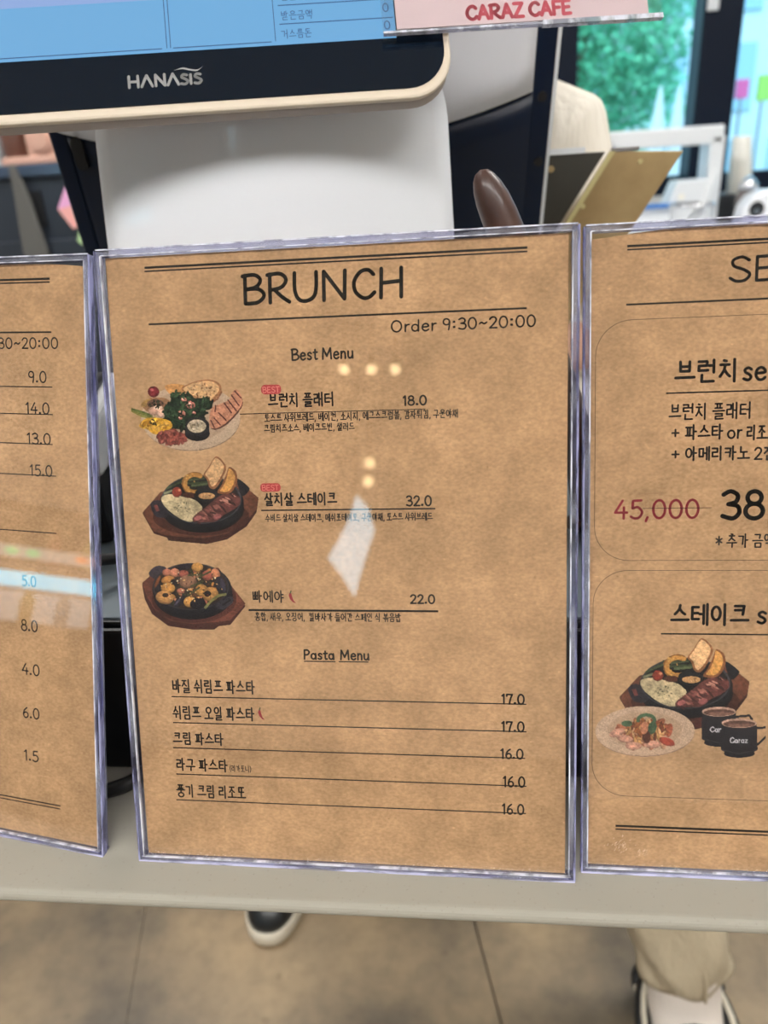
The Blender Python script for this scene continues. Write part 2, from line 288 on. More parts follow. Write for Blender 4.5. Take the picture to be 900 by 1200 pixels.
# glyph: (advance, [polylines]); y runs up, baseline 0, cap height 1
G = {
 'B': (.72, [[(.08, 1), (.06, 0)], S([(.0, .97), (.38, 1), (.56, .82), (.42, .58), (.08, .5)]), S([(.08, .5), (.48, .5), (.66, .27), (.45, .03), (.06, 0)])]),
 'R': (.74, [[(.08, 1), (.06, 0)], S([(0, .97), (.4, 1), (.58, .78), (.42, .52), (.08, .44)]), S([(.2, .46), (.42, .2), (.66, 0)])]),
 'U': (.82, [S([(.05, 1), (.04, .4), (.15, .08), (.36, 0), (.6, .12), (.7, .42), (.72, 1)])]),
 'N': (.86, [[(.05, 0), (.07, 1)], [(.07, 1), (.68, .02)], [(.68, .02), (.72, 1)]]),
 'C': (.76, [S([(.66, .82), (.5, .98), (.26, .92), (.07, .6), (.1, .25), (.32, .02), (.52, .04), (.68, .2)])]),
 'H': (.80, [[(.08, 1), (.05, 0)], [(.07, .5), (.66, .55)], [(.68, 1), (.66, 0)]]),
 'O': (.84, [arc(.38, .5, .34, .5)]),
 'S': (.66, [S([(.56, .86), (.36, 1), (.12, .88), (.14, .64), (.4, .48), (.58, .28), (.46, .04), (.22, 0), (.04, .14)])]),
 'E': (.62, [[(.5, 1), (.06, .98), (.05, .0), (.52, .02)], [(.06, .5), (.44, .52)]]),
 'T': (.66, [[(0, 1), (.58, 1)], [(.29, 1), (.29, 0)]]),
 'M': (.98, [[(.06, 0), (.12, 1), (.44, .25), (.78, 1), (.84, 0)]]),
 'P': (.64, [[(.08, 1), (.06, 0)], S([(.06, .98), (.38, 1), (.54, .76), (.38, .5), (.08, .46)])]),
 'A': (.72, [[(0, 0), (.32, 1), (.64, 0)], [(.12, .36), (.54, .36)]]), 'F': (.58, [[(.5, 1), (.06, 1), (.06, 0)], [(.06, .52), (.44, .52)]]),
 'Z': (.66, [[(.04, 1), (.58, 1), (.04, 0), (.6, 0)]]), 'I': (.2, [[(.08, 0), (.08, 1)]]),
 'r': (.42, [[(.08, .64), (.08, 0)], S([(.08, .36), (.18, .58), (.34, .62)])]),
 'd': (.64, [arc(.26, .3, .22, .3), [(.5, 1), (.49, 0)]]),
 'e': (.58, [S([(.07, .34), (.45, .38), (.42, .56), (.25, .64), (.08, .48), (.06, .2), (.2, .01), (.36, .02), (.47, .12)])]),
 's': (.5, [S([(.4, .55), (.26, .64), (.1, .54), (.14, .4), (.32, .28), (.38, .13), (.24, 0), (.05, .08)])]),
 't': (.46, [[(.2, .9), (.19, .16)], S([(.19, .16), (.25, .01), (.38, .05)]), [(.04, .64), (.38, .66)]]),
 'n': (.58, [[(.08, .64), (.07, 0)], S([(.07, .38), (.22, .62), (.4, .56), (.44, .3), (.44, 0)])]),
 'u': (.6, [S([(.07, .64), (.07, .2), (.18, .02), (.34, .06), (.46, .28)]), [(.46, .64), (.48, 0)]]),
 'a': (.6, [arc(.25, .31, .21, .3), [(.47, .62), (.49, 0)]]), 'o': (.6, [arc(.27, .31, .24, .31)]),
 'z': (.5, [[(.06, .62), (.42, .62), (.06, 0), (.44, 0)]]),
 '0': (.66, [arc(.29, .5, .26, .5)]), '1': (.34, [[(.02, .82), (.18, 1), (.18, 0)]]),
 '2': (.6, [S([(.05, .78), (.2, .98), (.42, .92), (.47, .68), (.3, .36), (.04, .02)]), [(.04, .02), (.52, .02)]]),
 '3': (.6, [S([(.06, .88), (.26, 1), (.46, .86), (.42, .62), (.2, .53)]), S([(.2, .53), (.46, .46), (.52, .22), (.34, .01), (.04, .1)])]),
 '4': (.64, [[(.36, 1), (.03, .33), (.56, .33)], [(.42, .62), (.41, 0)]]),
 '5': (.6, [[(.48, 1), (.12, .98), (.1, .56)], S([(.1, .56), (.34, .62), (.52, .36), (.4, .06), (.2, 0), (.03, .1)])]),
 '6': (.6, [S([(.42, .98), (.18, .74), (.06, .36), (.16, .05), (.36, .02), (.5, .22), (.44, .46), (.24, .52), (.08, .36)])]),
 '7': (.58, [[(.03, .98), (.5, .98)], S([(.5, .98), (.34, .5), (.26, 0)]), [(.03, .98), (.03, .8)]]),
 '8': (.62, [arc(.28, .76, .2, .23), arc(.28, .27, .25, .27)]),
 '9': (.6, [arc(.26, .72, .21, .27), S([(.47, .76), (.46, .4), (.4, 0)])]),
 '.': (.26, [[(.05, .06), (.13, .06)], [(.05, .12), (.13, .12)]]), ',': (.26, [[(.1, .06), (.03, -.16)]]), ':': (.32, [[(.07, .2), (.15, .2)], [(.07, .26), (.15, .26)], [(.07, .66), (.15, .66)], [(.07, .72), (.15, .72)]]),
 '~': (.62, [S([(.05, .42), (.18, .54), (.36, .42), (.52, .54)])]), '+': (.7, [[(.28, .74), (.28, .2)], [(.02, .47), (.54, .47)]]),
 '*': (.62, [[(.26, .86), (.26, .16)], [(.0, .68), (.52, .34)], [(.52, .68), (.0, .34)]]), '(': (.3, [S([(.22, 1), (.08, .5), (.22, -.05)])]), ')': (.3, [S([(.06, 1), (.2, .5), (.06, -.05)])]),
 ' ': (.24, []),
}
# Hangul letters as strokes in a unit box, y down
J = {
 'g': [[(.05, .1), (.9, .1), (.78, .98)]], 'n': [[(.1, .05), (.08, .88), (.95, .86)]], 'd': [[(.92, .08), (.1, .08), (.08, .9), (.95, .9)]],
 'r': [[(.08, .05), (.9, .05), (.88, .46), (.1, .48), (.08, .94), (.98, .92)]], 'm': [[(.1, .08), (.9, .06), (.9, .92), (.12, .92), (.1, .08)]],
 'b': [[(.1, .02), (.12, .95), (.88, .95), (.9, .02)], [(.12, .5), (.88, .5)]], 's': [S([(.52, .02), (.4, .5), (.02, .98)]), S([(.48, .4), (.7, .75), (.98, .98)])],
 'o': [arc(.5, .5, .46, .48, 0, 360, 14)], 'j': [[(.06, .08), (.92, .08)], S([(.52, .1), (.38, .55), (.02, .98)]), S([(.46, .45), (.7, .78), (.98, .98)])],
 'c': [[(.38, -.08), (.62, -.04)], [(.06, .2), (.92, .2)], S([(.52, .22), (.38, .6), (.02, .98)]), S([(.46, .52), (.7, .8), (.98, .98)])],
 'k': [[(.05, .08), (.9, .08), (.78, .98)], [(.06, .52), (.84, .5)]], 't': [[(.92, .06), (.1, .06), (.08, .92), (.95, .92)], [(.1, .5), (.86, .48)]],
 'p': [[(.04, .08), (.96, .08)], [(.02, .94), (.98, .94)], [(.3, .08), (.32, .94)], [(.7, .08), (.68, .94)]],
 'h': [[(.36, -.05), (.64, -.03)], [(.06, .2), (.94, .2)], arc(.5, .66, .32, .32, 0, 360, 12)],
}
def dbl(k): return [[(x * .46, y) for x, y in st] for st in J[k]] + [[(.54 + x * .46, y) for x, y in st] for st in J[k]]
J['gg'] = dbl('g'); J['dd'] = dbl('d'); J['bb'] = dbl('b'); J['ss'] = dbl('s'); J['jj'] = dbl('j')
CHO = ['g', 'gg', 'n', 'd', 'dd', 'r', 'm', 'b', 'bb', 's', 'ss', 'o', 'j', 'jj', 'c', 'k', 't', 'p', 'h']
JONG = [None, 'g', 'gg', 'gs', 'n', 'nj', 'nh', 'd', 'r', 'rg', 'rm', 'rb', 'rs', 'rt', 'rp', 'rh', 'm', 'b', 'bs', 's', 'ss', 'o', 'j', 'c', 'k', 't', 'p', 'h']
VV = {'a': [[(.3, 0), (.3, 1)], [(.3, .45), (.95, .45)]], 'ae': [[(.15, .05), (.15, .95)], [(.15, .48), (.75, .48)], [(.75, 0), (.75, 1)]], 'ya': [[(.3, 0), (.3, 1)], [(.3, .33), (.95, .33)], [(.3, .6), (.95, .6)]],
      'yae': [[(.15, .05), (.15, .95)], [(.15, .35), (.75, .35)], [(.15, .6), (.75, .6)], [(.75, 0), (.75, 1)]], 'eo': [[(.7, 0), (.7, 1)], [(.05, .45), (.7, .45)]], 'e': [[(.45, .05), (.45, .95)], [(0, .48), (.45, .48)], [(.85, 0), (.85, 1)]],
      'yeo': [[(.7, 0), (.7, 1)], [(.05, .33), (.7, .33)], [(.05, .58), (.7, .58)]], 'ye': [[(.45, .05), (.45, .95)], [(0, .35), (.45, .35)], [(0, .6), (.45, .6)], [(.85, 0), (.85, 1)]], 'i': [[(.5, 0), (.5, 1)]]}
HV = {'o': [[(.5, 0), (.5, .8)], [(0, .82), (1, .8)]], 'yo': [[(.35, 0), (.35, .8)], [(.65, 0), (.65, .8)], [(0, .82), (1, .8)]], 'u': [[(0, .3), (1, .28)], [(.55, .3), (.53, 1)]], 'yu': [[(0, .3), (1, .28)], [(.35, .3), (.33, 1)], [(.65, .3), (.66, 1)]], 'eu': [[(0, .55), (1, .52)]]}
JUNG = [('v', 'a'), ('v', 'ae'), ('v', 'ya'), ('v', 'yae'), ('v', 'eo'), ('v', 'e'), ('v', 'yeo'), ('v', 'ye'), ('h', 'o'), ('c', 'o', 'a'), ('c', 'o', 'ae'), ('c', 'o', 'i'), ('h', 'yo'), ('h', 'u'), ('c', 'u', 'eo'), ('c', 'u', 'e'), ('c', 'u', 'i'), ('h', 'yu'), ('h', 'eu'), ('c', 'eu', 'i'), ('v', 'i')]
def hangul(ch):
    i = ord(ch) - 0xAC00; c = CHO[i // 588]; v = JUNG[i % 588 // 28]; j = JONG[i % 28]; out = []
    def put(strokes, x0, x1, y0, y1):
        for st in strokes: out.append([(x0 + (x1 - x0) * x, 1 - (y0 + (y1 - y0) * y)) for x, y in st])
    if v[0] == 'v':
        w_ = v[1] in ('e', 'ae', 'ye', 'yae'); put(J[c], .04, .46 if w_ else .56, *((.10, .78) if not j else (.04, .5))); put(VV[v[1]], .5 if w_ else .6, 1.0 if w_ else .96, *((.0, 1.0) if not j else (0, .56)))
    elif v[0] == 'h':
        put(J[c], .2, .8, *((.04, .5) if not j else (.02, .34))); put(HV[v[1]], .02, .98, *((.52, .98) if not j else (.38, .6)))
    else:
        put(J[c], .1, .54, *((.04, .46) if not j else (.02, .34))); put(HV[v[1]], .0, .62, *((.5, .88) if not j else (.36, .58))); put(VV[v[2]], .64, .98, *((0, 1.0) if not j else (0, .6)))
    if j: put(J[j], .18, .88, .66, 1.02)
    return (1.06, out)
def layout(text, ko=1.12):
    """list of polylines and total width, unit cap height"""
    x = 0; out = []; last = 0
    for ch in text:
        if '\uac00' <= ch <= '\ud7a3':
            adv, st = hangul(ch); adv *= 0.92; st = [[(a * .92, b * ko - .06) for a, b in p] for p in st]
        else: adv, st = G[ch]
        for p in st: out.append([(a + x, b) for a, b in p])
        if st: last = max(a for p in st for a, _ in p) + x
        x += adv + 0.06
    return out, last
def ribbon(mb, pts, w, y, mi=0, cap=True):
    """flat round-ended stroke in the x-z plane at depth y"""
    h = w / 2
    for (ax, az), (bx, bz) in zip(pts[:-1], pts[1:]):
        dx, dz = bx - ax, bz - az; l = math.hypot(dx, dz)
        if l < 1e-9: continue
        nx, nz = -dz / l * h, dx / l * h
        mb.add([(ax + nx, y, az + nz), (bx + nx, y, bz + nz), (bx - nx, y, bz - nz), (ax - nx, y, az - nz)], [(0, 3, 2, 1)], mi)
    if cap:
        for (ax, az) in pts:
            mb.add([(ax + h * math.cos(k * math.pi / 4), y, az + h * math.sin(k * math.pi / 4)) for k in range(8)], [tuple(range(8))], mi)
def write(mb, text, x0, x1, ytop, ybase, wt, y, H=300.0, mi=0):
    """lettering on a sheet; all in mm from the sheet's top-left corner"""
    st, wid = layout(text); h = ybase - ytop; sx = (x1 - x0) / wid
    for p in st: ribbon(mb, [((x0 + a * sx) / 1000, (H - ybase + b * h) / 1000) for a, b in p], wt / 1000, y, mi)

# ------------------------------------------------------------------ the room
RX0, RX1, RY0, RY1, RZ = -4.0, 3.2, -6.5, 3.6, 2.9
def clip(poly, x0, x1):
    for s, lim in ((1, x0), (-1, -x1)):
        out = []
        for i in range(len(poly)):
            p, q = poly[i - 1], poly[i]; a, b = s * p[0] - lim, s * q[0] - lim
            if (a >= 0) != (b >= 0): t = a / (a - b); out.append((p[0] + t * (q[0] - p[0]), p[1] + t * (q[1] - p[1])))
            if b >= 0: out.append(q)
        poly = out
    return poly
floor = MB().box(RX0, RX1, RY0, RY1, -0.06, -0.012).build('floor', 'black'); structure(floor, 'grey beige polished concrete floor with thin joints')
SL = 0.235
for k in range(-14, 16):                      # concrete strips between saw-cut joints
    g = lambda q: 0.0017 if q % 3 == 0 else 0.0006; xa, xb = k * 0.6 + g(k), (k + 1) * 0.6 - g(k + 1)
    sh = lambda x, y: (x + (0.881 - y) * SL, y)
    poly = clip([sh(xa, RY0), sh(xb, RY0), sh(xb, RY1), sh(xa, RY1)], RX0, RX1)
    if len(poly) >= 3: MB().prism(poly, -0.012, 0.0, 'z').build('slab', 'concrete', floor)
ceiling = structure(MB().box(RX0, RX1, RY0, RY1, RZ, RZ + 0.1).build('ceiling', 'ceil'))
structure(MB().box(RX0 - .1, RX0, RY0, RY1, 0, RZ).build('wall_left', 'wall'))
structure(MB().box(RX1, RX1 + .1, RY0, RY1, 0, RZ).build('wall_right', 'wall'))
structure(MB().box(RX0, RX1, RY0 - .1, RY0, 0, RZ).build('wall_front', 'wall'))
# back wall: low parapet, dark-framed glazing from 0.40 to the right corner, solid to the left
structure(MB().box(RX0, 0.26, RY1, RY1 + .12, 0, RZ).build('wall_back', 'wall'))
structure(MB().box(0.26, RX1, RY1, RY1 + .12, 0, 1.0).build('wall_parapet', 'wall'))
structure(MB().box(0.26, RX1, RY1, RY1 + .12, 2.7, RZ).build('wall_lintel', 'wall'))
posts = [(0.26, 0.465), (0.935, 1.085), (1.75, 1.88), (2.55, 2.68), (3.1, 3.2)]
for i, (a, b) in enumerate(posts[:-1]):
    x0, x1 = b, posts[i + 1][0]
    w = MB().box(a, b, RY1 - .05, RY1 + .10, 1.0, 2.7)
    w.box(b, x1, RY1, RY1 + .08, 1.0, 1.075).box(b, x1, RY1, RY1 + .08, 2.62, 2.7)
    if i == 3: w.box(x1, 3.2, RY1 - .05, RY1 + .1, 1.0, 2.7)
    o = structure(w.build('window_%d' % (i + 1), 'frame', bevel=0.004), 'dark navy framed shop window pane %s' % ('beside the point of sale terminal', 'behind the cup stack', 'further right', 'at the right corner')[i])
    MB().box(x0, x1, RY1 + .03, RY1 + .042, 1.075, 2.62).build('pane', 'glass', o)
    if i == 1:
        MB().box(0.944, 0.985, RY1 - .062, RY1 - .05, 1.655, 1.715).build('latch', 'plastic_w', o)

for x, y, w2, lab in ((-1.5, -1.55, .36, 'added unseen ceiling panel lighting the menus from the front, left of three'), (0, -1.55, .36, 'added unseen ceiling panel lighting the menus from the front, middle of three'), (1.5, -1.55, .36, 'added unseen ceiling panel lighting the menus from the front, right of three'), (-1.3, 1.5, .32, 'ceiling light panel towards the dark appliance'), (1.3, 1.5, .32, 'ceiling light panel towards the window counter')):  # unseen panels, added to light the menus from the front and lift the back
    t = tag(empty('added_light_panel', (x, y, RZ)), lab, 'ceiling light', 'added unseen light panels')
    MB().box(-.69, .69, -w2 - .03, w2 + .03, -.035, 0).build('housing', 'plastic_w', t)
    MB().box(-.66, .66, -w2, w2, -.040, -.035).build('diffuser', 'panel_light', t)

# ------------------------------------------------------------------ outside the window
structure(MB().box(-6, 16, 3.8, 30, -0.3, -0.2).build('ground_outside', 'asphalt'))
def tree(x, y, h, r, n, label, seed):
    rg = random.Random(seed); t = tag(empty('street_tree', (x, y, -.2)), label, 'tree', 'trees outside the window')
    MB().tube([(0, 0, 0), (.03, .02, h * .3), (-.03, 0, h * .62)], [.11, .08, .05], 8).build('trunk', 'bark', t)
    m = MB()
    for _ in range(n):
        a = rg.uniform(0, 2 * math.pi); u = rg.uniform(-1, 1); q = r * rg.uniform(.55, 1.0)
        s = math.sqrt(1 - u * u); c = Vector((q * s * math.cos(a), q * s * math.sin(a), h * .62 + q * 1.1 * u))
        d1 = Vector((rg.uniform(-1, 1), rg.uniform(-1, 1), rg.uniform(-1, 1))).normalized(); d2 = d1.orthogonal().normalized(); L = rg.uniform(.022, .05)
        m.add([c - d1 * L, c + d2 * L * .5, c + d1 * L, c - d2 * L * .5], [(0, 1, 2, 3)])
    o = m.build('foliage', 'leaf', t); o['kind'] = 'stuff'
tree(0.99, 7.2, 3.65, 0.84, 11000, 'leafy green street tree filling the left window pane', 1)
tree(0.40, 9.7, 3.9, 1.4, 9000, 'leafy green street tree behind the clipboard, partly hidden by the terminal', 2)
tree(2.2, 11.2, 2.5, 0.8, 3000, 'smaller pale green street tree beyond the white parasols', 3)
b = tag(empty('building', (4.6, 13, -.2)), 'pale blue building across the street behind the right window', 'building')
MB().box(-3.2, 5, 0, 4, 0, 7).build('wall', 'facade', b)
for r_ in range(5):
    for c_ in range(8):
        x = -2.9 + c_ * .95
        w = MB().box(x, x + .6, -.04, 0.0, .5 + r_ * 1.25, 1.35 + r_ * 1.25).build('window', 'facade_win', b)
tag(MB().box(3.20, 3.335, 10.4, 10.47, 1.60, 1.80).build('signboard', 'sign_pink', bevel=.01), 'pink upright signboard outside the right window', 'sign')
tag(MB().box(3.44, 3.64, 10.4, 10.47, 1.56, 1.83).build('signboard', 'sign_green', bevel=.01), 'lime green upright signboard outside the right window', 'sign')
for o in list(bpy.data.objects):
    if o.name.startswith('signboard'):
        x0 = min(v.co.x for v in o.data.vertices); MB().box(x0 + .05, x0 + .08, 10.42, 10.45, -.2, 1.62).build('post', 'steel', o)
for x, lab in ((1.39, 'closed white parasol outside the window, left of two'), (1.545, 'closed white parasol outside the window, right of two')):
    t = tag(empty('parasol', (x, 6.2 if x < 1.5 else 6.3, -.2)), lab, 'parasol', 'closed white parasols')
    MB().tube([(0, 0, 0), (0, 0, 1.74)], .012, 8).build('pole', 'plastic_w', t)
    m = MB(); n = 16
    prof = [(.058, .80), (.058, 1.1), (.046, 1.45), (.026, 1.62), (.006, 1.76)]
    vv = [(r * (1 + .25 * (k % 2)) * math.cos(2 * math.pi * k / n), r * (1 + .25 * (k % 2)) * math.sin(2 * math.pi * k / n), z) for r, z in prof for k in range(n)]
    ff = [(i * n + k, i * n + (k + 1) % n, (i + 1) * n + (k + 1) % n, (i + 1) * n + k) for i in range(4) for k in range(n)]
    m.add(vv, ff, 0, True); m.build('canopy', 'parasol', t)
    MB().lathe([(.16, 0), (.16, .06), (.03, .08)], n=16).build('base', 'steel', t)

# ------------------------------------------------------------------ counter
counter = tag(empty('counter', (0, 0, 0)), 'speckled beige quartz counter holding the menu stands', 'counter')
pf = [(0.70, .892), (0.70, .900)] + [(0.2347 + .004 - .004 * math.sin(a), .896 + .004 * math.cos(a)) for a in [math.pi * k / 10 for k in range(11)]]
MB().prism(pf, -1.25, 1.45, 'x', smooth=False).build('countertop', 'quartz', counter)
MB().box(-1.2, 1.4, .60, .64, .80, .892).build('apron', 'steel', counter)
for x in (-1.18, 1.34):
    for y in (.30, .62): MB().box(x, x + .05, y - .025, y + .025, 0, .892).build('leg', 'steel', counter, bevel=.003)

# ------------------------------------------------------------------ menu stands and their printed sheets
POSE = {'C': ((-0.1697, .2564, .900), -.01475, .30734), 'R': ((.05088, .2590, .900), -.0130, .33074), 'L': ((-.40347, .29425, .900), -.16916, .32591)}
def frame_of(key):
    bl, yaw, lean = POSE[key]
    return Matrix.Translation(bl) @ Matrix.Rotation(yaw, 4, 'Z') @ Matrix.Rotation(-lean, 4, 'X')
W_, H_ = .217, .300
def holder(key, label):
    t = tag(empty('menu_stand', matrix=frame_of(key)), label, 'menu stand', 'clear acrylic menu stands')
    e = .0032
    MB().box(e, W_ - e, .0004, .0020, e, H_ - .0026).build('front_sheet', 'clear', t)
    MB().box(e, W_ - e, .0034, .0050, e, H_ - .0026).build('back_sheet', 'clear', t)
    for sgn, xo in ((1, 0.0), (-1, W_)):
        bx = lambda a0, a1, y0, y1, z0, z1: MB().box(min(xo + sgn * a0, xo + sgn * a1), max(xo + sgn * a0, xo + sgn * a1), y0, y1, z0, z1)
        s = bx(0, .0030, -.0002, .0046, .001, H_ - .001).build('side_rim', 'edge_c', t, bevel=.0004)
        bx(-.0002, .0008, -.0005, .0030, .0, H_ - .0005).build('outer_glint', 'edge_v', s, bevel=.0003)
        bx(.0026, .0032, -.0004, .0012, .003, H_ - .003).build('inner_glint', 'edge_w', s)  # pale beads paint the highlight lines along the rims
    s = MB().box(0, W_, 0, .0060, -.0002, .0024).build('bottom_rim', 'edge_c', t, bevel=.0004)
    MB().box(0, W_, -.0006, .0064, -.0004, .0008).build('outer_glint', 'edge_h', s, bevel=.0003); MB().box(.002, W_ - .002, -.0004, .001, .0022, .0027).build('inner_glint', 'edge_w', s)
    s = MB().box(.001, W_ - .001, .0004, .0052, H_ - .0028, H_).build('top_rim', 'edge_t', t, bevel=.0004)
    MB().box(.0008, W_ - .0008, -.0003, .0004, H_ - .0005, H_ + .0001).build('outer_glint', 'edge_w', s); MB().box(.003, W_ - .003, -.0002, .0004, H_ - .0030, H_ - .0026).build('inner_glint', 'edge_w', s)
    # foot: a plate folded back flat on the counter
    c, s_ = math.cos(POSE[key][2]), math.sin(POSE[key][2]); L = .034
    hy, hz = c, -s_; uy, uz = s_, c
    m = MB(); y0, z0 = .003, .0006
    P = [(y0 + hy * a + uy * h, z0 + hz * a + uz * h) for a, h in ((0, 0), (L, 0), (L, .002), (0, .002))]
    m.prism([(a, b_) for a, b_ in P], .0015, W_ - .0015, 'x').build('foot', 'edge_c', t)
    return t
holder('C', 'clear acrylic menu stand in the middle, holding the brunch menu')
holder('R', 'clear acrylic menu stand cut off by the right edge, holding the set menu')
holder('L', 'clear acrylic menu stand at the left edge, turned away from the brunch menu')

YP, YI = .0024, .00232                        # depth of the paper face and of the print on it
def sheet(key, label, outline):
    t = tag(empty('menu_sheet', matrix=frame_of(key)), label, 'menu', 'kraft paper menus')
    MB().prism([(x / 1000, (300 - y) / 1000) for x, y in outline], YP, YP + .0004, 'y').build('paper', 'kraft', t)
    return t
def texts(t, rows, name='lettering'):
    for s, x0, x1, yt, yb, w, c in rows:
        m = MB(); write(m, s, x0, x1, yt, yb, w, YI - (.00004 if c == 'p' else 0)); m.build(name, {'k': 'black_ink', 'r': 'red_ink', 'p': 'badge_txt'}[c], t)
def rules(t, rows):
    for x0, y0, x1, y1, w in rows:
        y = (y0 + y1) / 2; m = MB(); m.box(x0 / 1000, x1 / 1000, YI - .00001, YP, (300 - y - w / 2) / 1000, (300 - y + w / 2) / 1000); m.build('rule_line', 'black_ink', t)
def badge(t, x0, y0, x1, y1):
    MB().prism([(x / 1000, (300 - y) / 1000) for x, y in rrect(x0, x1, y0, y1, (y1 - y0) * .42)], YI - .00002, YP, 'y').build('best_badge', 'badge', t)
def chili(t, x0, y0, x1, y1):
    m = MB(); w, h = x1 - x0, y1 - y0
    pts = [(.18, .12), (.42, .12), (.5, .4), (.68, .75), (1, 1), (.62, .92), (.25, .66), (.08, .35)]
    m.prism([((x0 + a * w) / 1000, (300 - y0 - b_ * h) / 1000) for a, b_ in pts], YI - .00002, YP, 'y')
    c = m.build('chili_mark', 'red_ink', t)
    g = MB(); ribbon(g, [((x0 + .3 * w) / 1000, (300 - y0 - .12 * h) / 1000), ((x0 + .42 * w) / 1000, (300 - y0 + .06 * h) / 1000)], .0006, YI - .00003); g.build('stem', 'green_ink', c)

# ---- printed pictures: colour patches rasterised to a fine flat mesh
class Paint:
    def __init__(s, w, h, k=1 / 3):
        s.k = k; s.W, s.H = int(w * k), int(h * k); s.a = np.zeros((s.H, s.W)); s.c = np.zeros((s.H, s.W, 3)); s.T = (1, 1, 0, 0)
        yy, xx = np.mgrid[0:s.H, 0:s.W]; s.X = (xx + .5) / k; s.Y = (yy + .5) / k
        n = np.zeros((s.H, s.W))
        for o, amp in ((5, .35), (12, .25), (34, .25), (80, .45)):
            g = rng.random((o + 2, o + 2)); gx = s.X / w * o; gy = s.Y / h * o; ix = np.clip(gx.astype(int), 0, o); iy = np.clip(gy.astype(int), 0, o); fx = gx - ix; fy = gy - iy
            n += amp * (g[iy, ix] * (1 - fx) * (1 - fy) + g[iy, ix + 1] * fx * (1 - fy) + g[iy + 1, ix] * (1 - fx) * fy + g[iy + 1, ix + 1] * fx * fy)
        s.n = n - .5; s.g = rng.random((s.H, s.W)) - .5
    def tx(s, x, y): return x * s.T[0] + s.T[2], y * s.T[1] + s.T[3]
    def fill(s, mask, col, var=.45, grain=.30, sh=None):
        col = np.array(col, float) * .94; col = (col * .92 + col.mean() * .08) * (.66 + .34 * min(1, col.mean() / 140))
        c = col[None, :] * (1 + var * s.n[mask] * 1.6 + grain * s.g[mask])[:, None]
        if sh is not None: c = c * sh[mask][:, None]
        s.c[mask] = c; s.a[mask] = 1
    def ell(s, x, y, rx, ry, col, rot=0, inner=0, **kw):
        x, y = s.tx(x, y); rx *= s.T[0]; ry *= s.T[1]; a = math.radians(rot)
        u = (s.X - x) * math.cos(a) + (s.Y - y) * math.sin(a); v = -(s.X - x) * math.sin(a) + (s.Y - y) * math.cos(a)
        d = (u / rx) ** 2 + (v / ry) ** 2; m = (d <= 1) & (d >= inner * inner); dome = kw.pop('dome', 0)
        s.fill(m, col, sh=1 - dome * d * (0.5 + 0.5 * np.clip(v / ry, -1, 1)) if dome else None, **kw)
    def poly(s, pts, col, smooth=False, **kw):
        if smooth:
            q = pts + pts[:3]; pts = spline(q, 5)[5:-5]
        pts = [s.tx(*p) for p in pts]; m = np.zeros((s.H, s.W), bool)
        for i in range(len(pts)):
            (x0, y0), (x1, y1) = pts[i - 1], pts[i]
            if y0 == y1: continue
            m ^= ((y0 > s.Y) != (y1 > s.Y)) & (s.X < (x1 - x0) * (s.Y - y0) / (y1 - y0) + x0)
        s.fill(m, col, **kw)
    def line(s, pts, w, col, **kw):
        pts = [s.tx(*p) for p in pts]; m = np.zeros((s.H, s.W), bool); w *= s.T[0]
        for (x0, y0), (x1, y1) in zip(pts[:-1], pts[1:]):
            l = (x1 - x0) ** 2 + (y1 - y0) ** 2 + 1e-9; t = np.clip(((s.X - x0) * (x1 - x0) + (s.Y - y0) * (y1 - y0)) / l, 0, 1)
            m |= (s.X - x0 - t * (x1 - x0)) ** 2 + (s.Y - y0 - t * (y1 - y0)) ** 2 < (w / 2) ** 2
        s.fill(m, col, **kw)
    def scatter(s, x, y, rx, ry, n, size, cols, seed=0, asp=1.6, dome=.5):
        r = random.Random(seed)
        for _ in range(n):
            a = r.uniform(0, 6.283); q = math.sqrt(r.random()); z = r.uniform(.6, 1.2) * size
            s.ell(x + rx * q * math.cos(a), y + ry * q * math.sin(a), z * asp ** .5, z / asp ** .5, r.choice(cols), rot=r.uniform(0, 180), dome=dome)
    def text(s, txt, x0, x1, ytop, ybase, w, col):
        st, wid = layout(txt); h = ybase - ytop
        for p in st: s.line([(x0 + a * (x1 - x0) / wid, ybase - b_ * h) for a, b_ in p], w, col, var=0, grain=0)
    def build(s, parent, name, quad):
        """quad: the four corners in mm on the sheet: top-left, top-right, bottom-left, bottom-right"""
        a, b_, c, d = [np.array(q) for q in quad]; idx = -np.ones((s.H, s.W), int); vv = []; cc = []
        on = s.a > .5; keep = on.copy()
        for iy, ix in zip(*np.nonzero(keep)):
            u, v = (ix + .5) / s.W, (iy + .5) / s.H; p = a * (1 - u) * (1 - v) + b_ * u * (1 - v) + c * (1 - u) * v + d * u * v
            idx[iy, ix] = len(vv); vv.append((p[0] / 1000, YI - .00003, (300 - p[1]) / 1000)); cc.append(s.c[iy, ix])
        q = on[:-1, :-1] & on[1:, :-1] & on[:-1, 1:] & on[1:, 1:]; iy, ix = np.nonzero(q)
        ff = np.stack([idx[iy, ix], idx[iy + 1, ix], idx[iy + 1, ix + 1], idx[iy, ix + 1]], 1).tolist()
        me = bpy.data.meshes.new(name); me.from_pydata(vv, [], ff); at = me.color_attributes.new('print', 'FLOAT_COLOR', 'POINT')
        lin = np.clip(np.array(cc), 0, 255) / 255; lin = np.where(lin <= .04045, lin / 12.92, ((lin + .055) / 1.055) ** 2.4) * (KRAFT / SEEN)
        at.data.foreach_set('color', np.concatenate([np.clip(lin, 0, 1), np.ones((len(lin), 1))], 1).astype(np.float32).ravel())
        me.materials.append(M['pic']); o = bpy.data.objects.new(name, me); COL.objects.link(o); o.parent = parent
        return o

